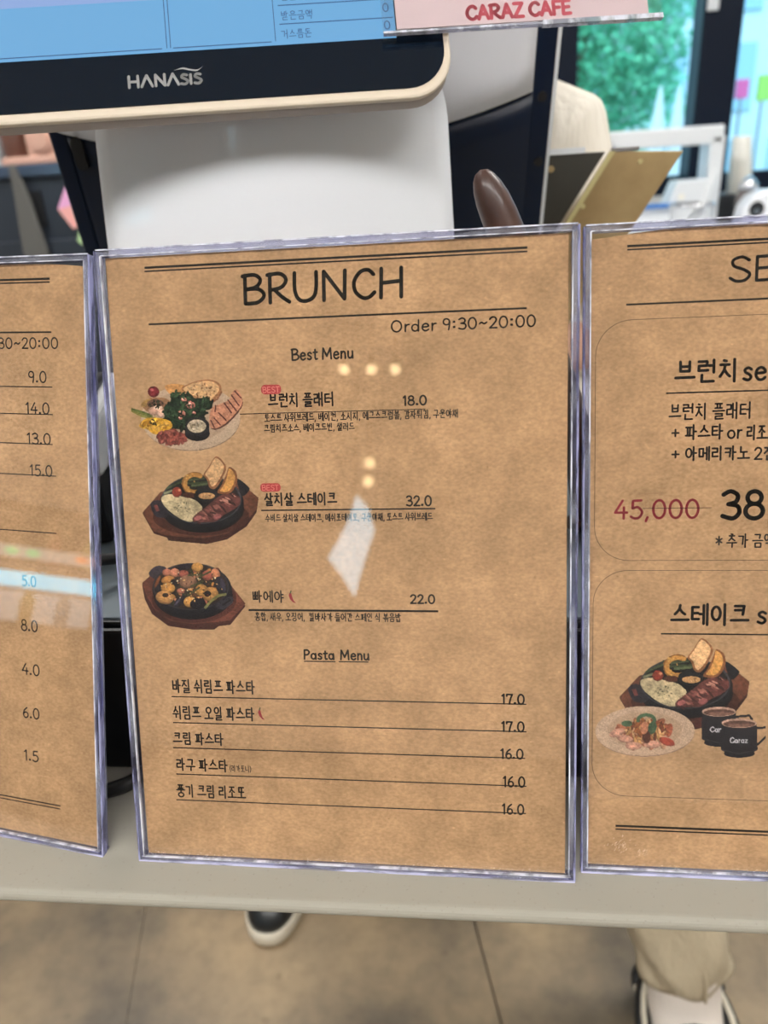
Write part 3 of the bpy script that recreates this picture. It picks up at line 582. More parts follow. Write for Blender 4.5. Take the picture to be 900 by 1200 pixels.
def brunch_plate():
    p = Paint(900, 619)
    p.ell(432, 338, 330, 218, (150, 122, 94)); p.ell(430, 330, 330, 218, (190, 158, 124), var=.12); p.ell(428, 318, 270, 170, (180, 147, 113), var=.1)
    p.poly([(262, 120), (350, 108), (410, 130), (390, 175), (300, 178)], (188, 128, 68), True)
    p.poly([(375, 135), (450, 95), (550, 78), (620, 100), (640, 150), (600, 205), (560, 238), (470, 205), (410, 175)], (168, 108, 62), True)
    p.poly([(385, 140), (455, 103), (545, 90), (605, 108), (622, 148), (585, 195), (548, 222), (475, 192), (420, 168)], (204, 156, 102), True)
    p.scatter(510, 150, 90, 45, 26, 6, [(160, 105, 60), (222, 178, 126), (140, 90, 50)], 1)
    p.line([(560, 238), (610, 208), (640, 160)], 12, (150, 92, 56))
    p.ell(185, 160, 40, 38, (146, 42, 46), dome=.4); p.ell(175, 148, 12, 9, (190, 90, 84)); p.poly([(150, 130), (185, 122), (200, 135), (170, 138)], (110, 48, 40))
    for y0 in (0, 14, 30): p.line([(38, 272 + y0 * .6), (100, 290 + y0), (175, 318 + y0 * .7)], 13, (104 + y0, 112 + y0 // 2, 52))
    p.poly([(105, 245), (150, 205), (250, 200), (300, 230), (280, 300), (160, 300)], (150, 104, 66), True)
    p.ell(135, 235, 42, 20, (166, 124, 62), rot=-30); p.ell(200, 240, 58, 30, (120, 82, 60)); p.ell(185, 288, 36, 28, (196, 146, 116), dome=.4); p.ell(236, 302, 28, 30, (204, 158, 128), dome=.4); p.ell(215, 265, 30, 14, (206, 170, 140))
    p.scatter(195, 245, 55, 25, 24, 7, [(42, 44, 30), (70, 70, 40)], 2, 2.5)
    G_ = [(38, 56, 36), (52, 78, 46), (28, 42, 30), (70, 98, 58), (44, 66, 40)]
    p.scatter(395, 300, 130, 105, 330, 17, G_, 3, 2.6); p.scatter(370, 200, 70, 45, 60, 15, G_, 4, 2.6); p.scatter(520, 240, 60, 40, 60, 15, G_, 5, 2.6); p.scatter(330, 370, 60, 40, 60, 14, G_, 6, 2.6)
    for x, y, r in ((430, 246, 34), (375, 304, 26), (388, 212, 20), (365, 335, 14), (455, 300, 14)): p.ell(x, y, r, r * .75, (198, 112, 92), rot=20, dome=.5); p.ell(x - 5, y - 5, r * .4, r * .3, (226, 160, 138))
    p.scatter(400, 290, 120, 90, 60, 9, G_, 7, 3)
    p.poly([(92, 372), (140, 336), (230, 335), (300, 358), (306, 400), (240, 432), (190, 442), (140, 408), (92, 398)], (206, 146, 36), True)
    p.scatter(195, 378, 90, 32, 40, 14, [(226, 172, 52), (196, 130, 28), (216, 158, 60)], 8); p.scatter(185, 362, 26, 16, 12, 7, [(60, 60, 36)], 9, 3)
    p.scatter(310, 465, 98, 46, 110, 16, [(160, 76, 60), (184, 98, 78), (136, 58, 48), (176, 88, 66)], 10, 1.7)
    p.ell(478, 440, 82, 48, (34, 30, 32)); p.poly([(396, 395), (558, 395), (560, 440), (396, 440)], (40, 36, 38)); p.ell(477, 388, 82, 62, (50, 46, 46)); p.ell(474, 388, 62, 44, (188, 164, 128)); p.scatter(474, 385, 45, 28, 14, 10, [(206, 184, 148), (160, 138, 104)], 11)
    ck = [(558, 372), (562, 300), (580, 262), (640, 236), (690, 212), (704, 166), (735, 142), (764, 178), (770, 244), (722, 312), (660, 372), (600, 402), (566, 396)]
    p.poly([(a + 6, b_ + 10) for a, b_ in ck], (112, 66, 50), True); p.poly(ck, (186, 122, 88), True)
    for a, b_, c, d in ((700, 180, 752, 250), (725, 155, 764, 200), (655, 235, 705, 300), (680, 215, 735, 285), (600, 250, 596, 290), (620, 300, 668, 350), (590, 335, 630, 380), (568, 350, 590, 395)): p.line([(a, b_), (c, d)], 9, (116, 62, 48))
    return p
def steak_pan(p, wood=True):
    if wood:
        p.poly([(55, 418), (180, 275), (700, 195), (790, 262), (852, 318), (838, 412), (772, 508), (640, 598), (500, 630), (236, 606), (225, 585), (135, 558)], (80, 42, 32))
        p.poly([(55, 408), (180, 268), (700, 188), (790, 255), (852, 308), (838, 385), (770, 470), (640, 555), (480, 588), (230, 570), (135, 540)], (118, 68, 46))
    p.ell(460, 440, 330, 130, (88, 46, 34)); p.ell(470, 385, 282, 165, (22, 20, 22)); p.ell(465, 345, 286, 190, (30, 28, 30)); p.poly([(112, 350), (180, 330), (240, 432), (150, 438)], (54, 48, 52), True); p.poly([(134, 362), (158, 356), (176, 398), (152, 404)], (128, 66, 54))
    p.poly([(705, 178), (784, 232), (786, 262), (738, 296)], (38, 36, 38), True); p.ell(462, 320, 274, 168, (70, 66, 66)); p.ell(462, 322, 262, 158, (34, 30, 30))
    p.poly([(190, 305), (250, 284), (330, 300), (420, 326), (470, 380), (410, 468), (330, 458), (250, 405), (200, 352)], (184, 160, 116), True); p.scatter(330, 370, 55, 45, 26, 5, [(110, 104, 66), (206, 184, 142)], 12, 2.5)
    for a, b_, c, d, g in ((225, 245, 325, 200, (76, 86, 54)), (210, 280, 260, 262, (128, 128, 92)), (380, 190, 480, 175, (84, 92, 58)), (370, 212, 500, 205, (66, 76, 46)), (400, 228, 500, 216, (96, 104, 64)), (330, 175, 480, 168, (60, 66, 42))): p.line([(a, b_), (c, d)], 15, g)
    p.line(arc(418, 212, 72, 62, 70, 300, 20), 36, (186, 126, 56)); p.line(arc(418, 212, 86, 76, 80, 300, 20), 6, (128, 78, 38)); p.scatter(380, 215, 40, 60, 10, 8, [(206, 150, 72)], 13)
    p.ell(380, 292, 48, 20, (96, 50, 34)); p.ell(295, 272, 34, 35, (164, 62, 42), dome=.4); p.ell(312, 258, 10, 10, (208, 130, 88))
    p.poly([(420, 285), (572, 285), (540, 350), (495, 372), (450, 350)], (24, 22, 22), True); p.ell(496, 286, 78, 52, (38, 36, 36)); p.ell(500, 297, 56, 22, (186, 134, 80)); p.scatter(500, 296, 40, 12, 10, 7, [(150, 96, 54), (206, 158, 100)], 14)
    p.poly([(652, 98), (698, 128), (708, 182), (684, 252), (640, 284), (572, 274), (600, 225), (630, 150)], (140, 84, 46), True); p.poly([(650, 112), (684, 138), (692, 184), (668, 244), (636, 268), (590, 262), (616, 222), (640, 160)], (196, 136, 66), True)
    p.poly([(560, 28), (612, 60), (634, 112), (604, 182), (560, 246), (520, 240), (500, 185), (476, 152), (510, 100)], (150, 94, 54), True); p.poly([(558, 42), (602, 70), (616, 112), (590, 176), (552, 228), (528, 226), (512, 180), (490, 150), (518, 106)], (204, 156, 104), True)
    p.poly([(405, 470), (418, 430), (500, 368), (580, 302), (640, 284), (716, 298), (728, 345), (690, 385), (610, 432), (560, 472), (480, 476)], (112, 60, 50), True)
    p.scatter(570, 390, 120, 42, 0, 10, [(0, 0, 0)], 0)
    r = random.Random(5)
    for k in range(46):
        t = r.random(); x = 430 + t * 270; y = 455 - t * 140 + r.uniform(-38, 30); p.ell(x, y, r.uniform(14, 30), r.uniform(5, 9), r.choice([(160, 100, 80), (84, 42, 38), (140, 78, 64), (178, 122, 98), (66, 34, 30)]), rot=r.uniform(10, 55))
    p.ell(572, 440, 28, 20, (172, 98, 88), rot=-20, dome=.3); p.ell(440, 448, 26, 16, (172, 96, 86), rot=-20)
def steak():
    p = Paint(900, 668); steak_pan(p); return p
def paella():
    p = Paint(900, 590)
    p.poly([(55, 222), (112, 170), (620, 105), (705, 228), (818, 380), (708, 520), (622, 530), (592, 555), (430, 555), (250, 528), (130, 440), (75, 330)], (82, 42, 34)); p.poly([(55, 210), (112, 160), (620, 98), (705, 218), (818, 362), (704, 486), (590, 500), (430, 512), (262, 488), (148, 402), (92, 310)], (116, 64, 46))
    p.ell(440, 330, 310, 175, (90, 46, 36)); p.ell(432, 300, 290, 180, (24, 22, 26)); p.ell(425, 258, 292, 192, (32, 30, 34)); p.poly([(104, 142), (160, 88), (236, 98), (196, 158), (150, 180)], (70, 60, 64), True); p.poly([(596, 378), (702, 308), (726, 350), (652, 404)], (60, 54, 58), True); p.line([(652, 372), (704, 338)], 12, (26, 24, 26))
    p.ell(417, 238, 280, 172, (62, 56, 58)); p.ell(417, 240, 268, 162, (62, 46, 34))
    O = [(196, 128, 58), (206, 142, 66), (180, 106, 48)]; P_ = [(190, 112, 82), (204, 128, 92), (176, 90, 68)]; K = [(36, 32, 38), (52, 46, 54), (28, 26, 30)]; E_ = [(78, 82, 44), (98, 100, 56), (58, 60, 38)]
    p.scatter(415, 240, 245, 140, 120, 17, O + P_ + K + E_ + [(150, 104, 70)], 21, 1.8)
    for x, y, rx, ry, c, ro in ((375, 95, 55, 22, K[1], -8), (340, 110, 40, 14, K[0], -10), (465, 98, 42, 36, O[1], 0), (242, 135, 34, 26, P_[0], 0), (300, 138, 36, 32, P_[1], 0), (362, 145, 40, 26, P_[2], 0), (250, 190, 50, 30, O[0], -10), (395, 205, 66, 48, (152, 106, 76), 5), (300, 210, 34, 24, K[0], 30), (180, 245, 30, 36, K[1], 20), (170, 205, 12, 50, (150, 84, 44), 25), (250, 250, 52, 38, O[1], 0), (540, 158, 40, 38, P_[2], 0), (600, 145, 30, 40, (206, 128, 84), -30), (630, 225, 34, 62, K[1], -15), (655, 235, 18, 60, (72, 64, 78), -15), (495, 265, 46, 44, O[1], 0), (560, 295, 60, 52, (200, 138, 70), 0), (540, 290, 26, 22, K[0], 0), (225, 318, 66, 48, (202, 140, 76), 10), (230, 300, 24, 16, (60, 46, 34), 0), (335, 345, 52, 28, K[1], -50), (320, 350, 36, 8, (92, 84, 96), -50), (410, 350, 44, 40, O[1], 0), (468, 362, 58, 42, K[0], -10), (345, 270, 30, 20, P_[0], 0), (435, 300, 30, 14, (120, 70, 42), 20)): p.ell(x, y, rx, ry, c, rot=ro, dome=.55)
    for a, b_, c, d in ((400, 155, 500, 150), (395, 300, 480, 245), (420, 235, 505, 200), (480, 170, 560, 130)): p.line([(a, b_), (c, d)], 13, E_[0])
    p.line(spline([(525, 390), (570, 340), (620, 305), (670, 295)]), 18, (128, 122, 66))
    p.scatter(420, 240, 230, 130, 70, 6, [(226, 168, 96), (220, 200, 150), (44, 40, 36), (120, 60, 40)], 22)
    return p
def set_picture():
    p = Paint(900, 686); p.T = (.828, .772, 114, 17); steak_pan(p); p.T = (1, 1, 0, 0)
    p.poly([(545, 440), (640, 430), (690, 470), (600, 488), (545, 488)], (98, 48, 38))
    p.ell(291, 514, 254, 124, (150, 118, 94)); p.ell(290, 506, 255, 126, (196, 160, 126), var=.12); p.ell(290, 500, 190, 92, (184, 148, 114), var=.1)
    p.scatter(285, 520, 150, 58, 60, 24, [(196, 112, 72), (212, 138, 96), (206, 150, 110), (190, 96, 62)], 31, 2.2); p.scatter(290, 510, 110, 55, 90, 14, [(210, 150, 84), (180, 100, 50), (140, 70, 42), (222, 168, 110)], 32, 3)
    for x, y, a in ((150, 515, -20), (190, 545, 10), (235, 582, 0), (330, 575, 0), (405, 560, 20)): p.ell(x, y, 42, 20, (208, 146, 116) if x < 400 else (196, 76, 52), rot=a, dome=.35)
    p.line(arc(300, 450, 42, 26, 170, 400, 14), 18, (84, 112, 76)); p.ell(330, 490, 22, 34, (80, 106, 72), rot=15); p.ell(200, 468, 28, 16, (92, 116, 80)); p.ell(300, 535, 22, 34, (104, 52, 36), rot=-10); p.ell(290, 490, 20, 32, (206, 130, 90), rot=10)
    for x0, x1, y0, y1, hx, tx in ((582, 752, 392, 580, 830, (622, 690)), (680, 856, 450, 636, 935, (722, 808))):
        yc = (y0 + y1) / 2; p.line([(x1 - 8, y0 + 42), (hx - 12, y0 + 36), (hx, y0 + 52), (x1 - 6, y0 + 132)], 15, (48, 42, 44))
        p.poly([(x0, y0 + 12), (x1, y0 + 12), (x1 + 4, y1 - 34), (x0 - 4, y1 - 34)], (50, 44, 46), var=.1); p.ell((x0 + x1) / 2, y1 - 36, (x1 - x0) / 2 + 4, 22, (44, 38, 40)); p.ell((x0 + x1) / 2, y1 - 14, (x1 - x0) / 2 - 8, 22, (40, 34, 36)); p.line([(x0, y1 - 34), ((x0 + x1) / 2, y1 - 14), (x1, y1 - 34)], 3, (78, 70, 70))
        p.ell((x0 + x1) / 2, y0 + 16, (x1 - x0) / 2, 24, (192, 150, 122)); p.ell((x0 + x1) / 2, y0 + 20, (x1 - x0) / 2 - 8, 17, (112, 74, 58)); p.ell((x0 + x1) / 2 + 6, y0 + 26, (x1 - x0) / 2 - 22, 9, (142, 98, 78))
    p.text('Caraz', 722, 808, 540, 566, 4.4, (214, 204, 196)); 
    p.text('Car', 622, 676, 486, 510, 4.4, (214, 204, 196))
    return p

def full(x0, x1, y0, y1): return [(x0, y0), (x1, y0), (x1, y1), (x0, y1)]
# --- brunch menu (middle)
sh = sheet('C', 'kraft paper brunch menu with three dish photos and a pasta list', full(4.2, 212.6, 3.4, 297.2))
TC = [('BRUNCH', 68.7, 140.8, 14.2, 26.6, 1.75, 'k'),
      ('Order 9:30~20:00', 135.6, 198.6, 36.9, 41.7, 0.72, 'k'),
      ('Best Menu', 89.9, 118.0, 47.6, 52.4, 0.85, 'k'),
      ('브런치 플래터', 78.1, 108.0, 67.6, 73.0, 0.8, 'k'),
      ('18.0', 140.3, 150.6, 70.0, 74.1, 0.8, 'k'),
      ('토스트 샤워브레드, 베이컨, 소시지, 에그스크럼블, 감자튀김, 구운야채', 75.8, 164.5, 76.6, 79.9, 0.46, 'k'),
      ('크림치즈소스, 베이크드빈, 샐러드', 75.5, 117.7, 81.4, 84.5, 0.46, 'k'),
      ('살치살 스테이크', 74.0, 108.3, 113.4, 118.5, 0.8, 'k'),
      ('32.0', 140.6, 152.0, 115.2, 119.7, 0.8, 'k'),
      ('수비드 살치살 스테이크, 메쉬포테이토, 구운야채, 토스트 샤워브레드', 74.0, 152.5, 123.1, 126.3, 0.46, 'k'),
      ('빠에야', 65.9, 80.9, 160.0, 165.0, 0.66, 'k'),
      ('22.0', 141.5, 152.7, 161.4, 165.5, 0.8, 'k'),
      ('홍합, 새우, 오징어,  킬바사가 들어간 스페인 식 볶음밥', 66.5, 136.7, 170.6, 174.1, 0.46, 'k'),
      ('Pasta', 89.7, 104.2, 188.7, 193.1, 0.85, 'k'),
      ('Menu', 107.4, 121.0, 188.5, 193.1, 0.85, 'k'),
      ('바질 쉬림프 파스타', 22.7, 64.4, 204.9, 210.8, 0.8, 'k'),
      ('17.0', 183.3, 193.5, 208.7, 213.4, 0.8, 'k'),
      ('쉬림프 오일 파스타', 22.3, 63.5, 218.6, 224.5, 0.8, 'k'),
      ('17.0', 183.2, 193.4, 222.1, 226.9, 0.8, 'k'),
      ('크림 파스타', 21.5, 47.0, 232.2, 237.7, 0.8, 'k'),
      ('16.0', 182.7, 192.9, 235.6, 240.3, 0.8, 'k'),
      ('라구 파스타', 22.1, 48.4, 245.9, 251.5, 0.8, 'k'),
      ('(리가토니)', 49.7, 60.5, 248.4, 251.5, 0.36, 'k'),
      ('16.0', 183.8, 193.7, 249.3, 254.4, 0.8, 'k'),
      ('풍기 크림 리조또', 21.4, 57.0, 259.7, 265.5, 0.8, 'k'),
      ('16.0', 183.3, 193.2, 263.2, 268.2, 0.8, 'k'),
      ('BEST', 75.6, 83.5, 64.1, 66.6, 0.4, 'p'),
      ('BEST', 73.1, 81.0, 109.2, 111.6, 0.4, 'p')]
RC = [(22.8, 8.5, 195.3, 8.6, 1.0),
      (22.7, 10.1, 195.3, 10.2, 0.65),
      (23.0, 33.6, 195.0, 34.1, 0.8),
      (64.2, 75.8, 150.2, 76.3, 0.35),
      (72.2, 120.9, 153.9, 121.3, 0.65),
      (63.6, 169.2, 154.4, 169.2, 0.95),
      (89.7, 194.3, 105.0, 194.2, 0.5),
      (106.6, 194.2, 120.9, 194.1, 0.5),
      (22.0, 213.1, 194.6, 213.7, 0.5),
      (21.9, 226.6, 194.6, 227.1, 0.5),
      (21.0, 239.7, 194.0, 240.3, 0.5),
      (21.8, 253.5, 194.6, 254.3, 0.5),
      (20.9, 267.2, 194.3, 268.1, 0.5)]
badge(sh, 74.9, 63.1, 84.3, 67.4); badge(sh, 72.3, 108.4, 82.0, 112.3)
rules(sh, RC); texts(sh, TC)
chili(sh, 83.3, 160.1, 87.0, 165.7); chili(sh, 65.4, 218.5, 68.8, 224.3)
for fn, nm, lb, q in ((brunch_plate, 'dish_photo', 'printed photo of a brunch platter on a round plate', [(10.6, 52.9), (75.7, 55.1), (7.2, 96.4), (73.6, 97.7)]),
                      (steak, 'dish_photo', 'printed photo of steak in an iron pan with bread', [(11.8, 92.5), (75.8, 93.8), (8.2, 139.5), (73.6, 139.7)]),
                      (paella, 'dish_photo', 'printed photo of seafood paella in an iron pan', [(8.1, 141.6), (69.3, 141.7), (5.1, 181.8), (67.3, 181.1)])):
    o = fn().build(sh, nm, q); o['label'] = lb
# --- set menu (right)
curl = [(3.6, 5.8), (12, 5.2), (22, 4.0), (34, 3.1), (60, 3.0)]
sh = sheet('R', 'kraft paper set menu with boxed brunch and steak sets', curl + [(213, 3.0), (213, 297), (3.6, 297)])
TR = [('SET', 61.5, 91.0, 16.4, 26.5, 1.35, 'k'),
      ('브런치', 40.0, 64.9, 60.2, 68.7, 1.3, 'k'),
      ('set', 68.4, 82.7, 60.6, 68.9, 1.3, 'k'),
      ('브런치 플래터', 37.7, 71.7, 78.9, 85.1, 0.8, 'k'),
      ('+ 파스타', 39.0, 60.5, 88.3, 93.9, 0.85, 'k'),
      ('or', 62.7, 68.6, 88.6, 94.1, 0.85, 'k'),
      ('리조또', 70.7, 83.5, 89.0, 94.6, 0.85, 'k'),
      ('+ 아메리카노', 39.2, 72.1, 98.0, 103.3, 0.85, 'k'),
      ('2잔', 74.2, 83.4, 98.5, 103.7, 0.85, 'k'),
      ('45,000', 14.4, 51.0, 121.3, 129.5, 1.15, 'r'),
      ('38', 60.8, 78.6, 117.7, 130.0, 2.0, 'k'),
      (',000', 81.5, 106.5, 117.7, 130.0, 2.0, 'k'),
      ('* 추가 금액', 59.0, 83.2, 137.3, 142.7, 0.7, 'k'),
      ('스테이크', 40.1, 73.7, 169.7, 178.2, 1.3, 'k'),
      ('set', 77.4, 92.2, 169.6, 177.8, 1.3, 'k')]
RR = [(18.8, 9.4, 76.3, 9.7, 1.0),
      (18.8, 10.9, 76.4, 11.3, 0.65),
      (18.6, 34.4, 77.1, 34.8, 0.8),
      (36.2, 73.6, 78.3, 74.2, 0.65),
      (26.7, 125.0, 56.8, 125.3, 0.18),
      (35.7, 183.1, 81.6, 183.2, 0.65),
      (16.3, 277.2, 84.4, 277.2, 1.0),
      (16.3, 278.9, 84.4, 279.2, 0.65)]
rules(sh, [(a, b_, (204 if i not in (4,) else c), d if False else b_, w) for i, (a, b_, c, d, w) in enumerate(RR)]); texts(sh, TR)
for x0, y0, y1 in ((5.6, 41.0, 148.9), (5.2, 153.5, 262.1)):
    o_ = rrect(x0, 211.5, 300 - y1, 300 - y0, 15.5, 10); m = MB(); ribbon(m, [(a / 1000, b_ / 1000) for a, b_ in o_ + o_[:1]], .00022, YI, cap=False); m.build('box_outline', 'black_ink', sh)
o = set_picture().build(sh, 'dish_photo', [(3.0, 181.7), (81.5, 180.9), (3.4, 247.7), (83.4, 245.1)]); o['label'] = 'printed photo of steak pan, pasta plate and two dark mugs'
# --- drinks list (left)
sh = sheet('L', 'kraft paper price list showing only a column of prices', [(4, 3.2), (176, 3.2), (192, 3.6), (204, 4.4), (213.2, 5.4), (213.2, 297), (4, 297)])
TL = [('Order 9:30~20:00', 131.0, 196.5, 38.1, 43.2, 0.72, 'k'),
      ('9.0', 179.0, 189.3, 54.2, 59.5, 0.72, 'k'),
      ('14.0', 177.1, 190.4, 69.4, 74.8, 0.72, 'k'),
      ('13.0', 177.2, 190.6, 84.3, 89.6, 0.72, 'k'),
      ('15.0', 178.3, 191.0, 100.0, 105.3, 0.72, 'k'),
      ('5.0', 171.0, 179.3, 156.7, 162.0, 0.72, 'k'),
      ('8.0', 169.5, 179.2, 179.8, 185.6, 0.72, 'k'),
      ('4.0', 169.0, 179.5, 203.2, 208.9, 0.72, 'k'),
      ('6.0', 168.5, 178.5, 226.8, 232.4, 0.72, 'k'),
      ('1.5', 168.5, 177.1, 250.3, 255.9, 0.72, 'k')]
RL = [(166.7, 10.4, 193.1, 10.5, 1.0),
      (166.7, 12.0, 193.0, 12.0, 0.65),
      (165.5, 35.7, 193.1, 35.2, 0.8),
      (164.3, 61.8, 192.7, 61.5, 0.5),
      (163.7, 75.0, 192.5, 74.9, 0.5),
      (163.0, 89.6, 191.9, 89.5, 0.5),
      (162.2, 105.1, 193.3, 105.0, 0.5),
      (160.9, 133.8, 192.5, 133.6, 0.5),
      (154.1, 277.7, 189.9, 278.6, 0.6),
      (154.0, 279.4, 189.8, 280.4, 0.5)]
rules(sh, [(14, b_, c, d, w) for a, b_, c, d, w in [(a, (b0 + d0) / 2, c, (b0 + d0) / 2, w) for a, b0, c, d0, w in RL]]); texts(sh, TL)
# scuff on the right stand
m = MB(); r_ = random.Random(2)
for _ in range(70):
    cx, cz = (18 + r_.gauss(0, 2.0), 14 + r_.gauss(0, 2.2)) if _ < 48 else (28 + r_.gauss(0, 1.4), 11 + r_.gauss(0, 1.2)); a = r_.uniform(.6, 1.3); l = r_.uniform(.4, 1.3)
    ribbon(m, [(cx / 1000, cz / 1000), ((cx + l * math.cos(a)) / 1000, (cz + l * math.sin(a)) / 1000)], .00016, .00036, cap=False)
for o in bpy.data.objects:
    if o.name.startswith('menu_stand') and 'right' in o['label']: m.build('scuff', 'scuff', o)

# ------------------------------------------------------------------ point of sale terminal on its cash drawer
dr = tag(empty('cash_drawer', (-.19, .3190, .900), math.radians(0)), 'black cash drawer under the terminal, behind the menu stands', 'cash drawer')
MB().box(-.09, .29, 0, .34, .002, .1028).build('body', 'drawer', dr, bevel=.0015)
MB().box(-.089, .289, .002, .338, .1028, .1042).build('lid', 'grey_top', dr)
MB().box(-.088, .288, -.004, 0, .004, .100).build('drawer_front', 'drawer', dr, bevel=.002)
for x in (-.07, .27): MB().lathe([(.009, 0), (.008, .006)], (x, .03, 0), 12).build('rubber_foot', 'cable', dr)
ZD = .9 + .1042

pos = tag(empty('point_of_sale_terminal', (-.10, .55, ZD)), 'white and black terminal with blue customer display behind the menus', 'terminal')
pos.rotation_euler = (0, 0, 0)
bpy.context.view_layer.update()
def child_frame(name, mat_, parent):
    e = bpy.data.objects.new(name, None); COL.objects.link(e); e.parent = parent; e.matrix_world = mat_; return e
PI_ = Matrix.Translation((.10, -.55, -ZD))
YAW = math.radians(9.52)
FD = PI_ @ Matrix.Translation((-.0037, .47, 1.2446)) @ Matrix.Rotation(YAW, 4, 'Z') @ Matrix.Rotation(-math.radians(28), 4, 'X')
FH = PI_ @ Matrix.Translation((-.3134, .62, 1.2529)) @ Matrix.Rotation(YAW, 4, 'Z') @ Matrix.Rotation(math.radians(16.3), 4, 'X')
FN = PI_ @ Matrix.Translation((-.2097, .50, 1.245)) @ Matrix.Rotation(YAW, 4, 'Z')
def place(o, F): o.matrix_local = F; return o
# base and neck
place(MB().prism(rrect(-.03, .22, -.02, .13, .03), -.2408, -.222, 'z').build('base', 'white', pos, bevel=.006, seg=3), FN)
m = MB(); n = 20
prof = []
xl = lambda z: -.008 + .0075 * max(0, min(1, (z + .075) / .075)); xr_ = lambda z: .1925 - .003 * max(0, min(1, (z + .075) / .075))
rows = [-.224, -.15, -.075, -.05, -.025, -.010, -.004, .002, .007, .011, .0145, .0165]
def inset(z): 
    t = (z + .012) / .0285
    return 0 if t <= 0 else .022 * (1 - math.sqrt(max(0, 1 - t * t)))
vv = []
for z in rows:
    a, b_ = xl(z) + inset(z), xr_(z) - inset(z)
    for k in range(n + 1):
        t = k / n; vv.append((a + (b_ - a) * t, .016 * (2 * t - 1) ** 2 * 1.6, z))
ff = [(i * (n + 1) + k, i * (n + 1) + k + 1, (i + 1) * (n + 1) + k + 1, (i + 1) * (n + 1) + k) for i in range(len(rows) - 1) for k in range(n)]
m.add(vv, ff, 0, True)
nk = place(m.build('neck', 'white', pos), FN); so = nk.modifiers.new('Solid', 'SOLIDIFY'); so.thickness = .03; so.offset = 1
place(MB().box(.06, .13, .02, .10, -.09, -.01).build('hinge', 'black', pos, bevel=.004), FN)
# customer display
DW, DH = .352, .262
m = MB(); m.prism(rrect(-DW, 0, 0, DH, .024, 8), 0.0, .0042, 'y', smooth=True); bez = place(m.build('display_bezel', 'cream', pos, bevel=.0014, seg=2), FD); MB().prism(rrect(-DW + .0008, -.0008, .0006, DH - .0008, .023, 8), .0042, .0125, 'y', smooth=True).build('display_back', 'bezel_shaded', bez, bevel=.0015)  # grey tone of the back paints the bezel's shaded underside
gl = MB().prism(rrect(-DW + .0036, -.0036, .0052, DH - .004, .021, 8), -.0006, .0012, 'y').build('front_glass', 'panel_black', bez)
SB = .0338
MB().box(-.322, -.0291, -.0009, -.0006, SB, .240).build('screen', 'screen', bez)
MB().box(-.316, -.157, -.00105, -.0009, SB + .0294, .236).build('screen_panel', 'screen_hi', bez)
for x0, x1, z0, z1 in ((-.1536, -.1532, SB + .002, .236), (-.1516, -.1512, SB + .002, .236), (-.0950, -.0946, SB + .002, .236), (-.310, -.156, SB + .0016, SB + .0020), (-.150, -.097, SB + .0016, SB + .002), (-.092, -.030, .0450, .0454), (-.092, -.030, .0556, .0560), (-.092, -.030, .0662, .0666)):
    MB().box(x0, x1, -.00112, -.0009, z0, z1).build('grid_line', 'screen_ink', bez)
def put_text(txt, x0, x1, zb, zt, wt, mt, par, y, nm='lettering', bold=0):
    m = MB(); st, wid = layout(txt)
    for p in st: ribbon(m, [(x0 + a * (x1 - x0) / wid, zb + b_ * (zt - zb)) for a, b_ in p], wt, y)
    return m.build(nm, mt, par)
put_text('받은금액', -.0908, -.0740, .0476, .0520, .0004, 'screen_ink', bez, -.00115); put_text('거스름돈', -.0915, -.0752, .0372, .0416, .0004, 'screen_ink', bez, -.00115); put_text('받을금액', -.0902, -.0735, .0586, .0630, .0004, 'screen_ink', bez, -.00115)
for z in (.0386, .0486, .0588): put_text('0', -.0352, -.0322, z, z + .0046, .0006, 'screen_ink', bez, -.00115)
# maker's logo on the bezel: H A N A S I S with a swoosh
m = MB(); u = .0062; X0 = -.1750; lw = .0015
def sl(pts): ribbon(m, [(X0 + a, .0152 + b_ * u + (a * .004)) for a, b_ in pts], lw, -.0008, cap=True)
for q in ([[(0, 0), (0, 1)], [(.0048, 0), (.0048, 1)], [(0, .5), (.0048, .5)]], [[(.0066, 0), (.0095, 1), (.0124, 0)]], [[(.0142, 0), (.0142, 1), (.0190, 0), (.0190, 1)]], [[(.0206, 0), (.0235, 1), (.0264, 0)]],
          [S([(.0310, .8), (.0290, .85), (.0282, .62), (.0300, .45), (.0314, .25), (.0300, 0), (.0278, .05)])], [[(.0330, 0), (.0330, .82)]], [S([(.0382, .8), (.0362, .85), (.0354, .62), (.0372, .45), (.0386, .25), (.0372, 0), (.0350, .05)])]):
    for p in q: sl(p)
up_ = spline([(.0240, .0232), (.0290, .0246), (.0330, .0236), (.0370, .0230), (.0402, .0248)]); lo = spline([(.0402, .0248), (.0368, .0222), (.0330, .0226), (.0288, .0236), (.0240, .0232)])
m.add([(X0 + a, -.0008, b_) for a, b_ in up_ + lo[1:-1]], [tuple(range(len(up_) + len(lo) - 2))]); m.build('logo', 'logo', bez)
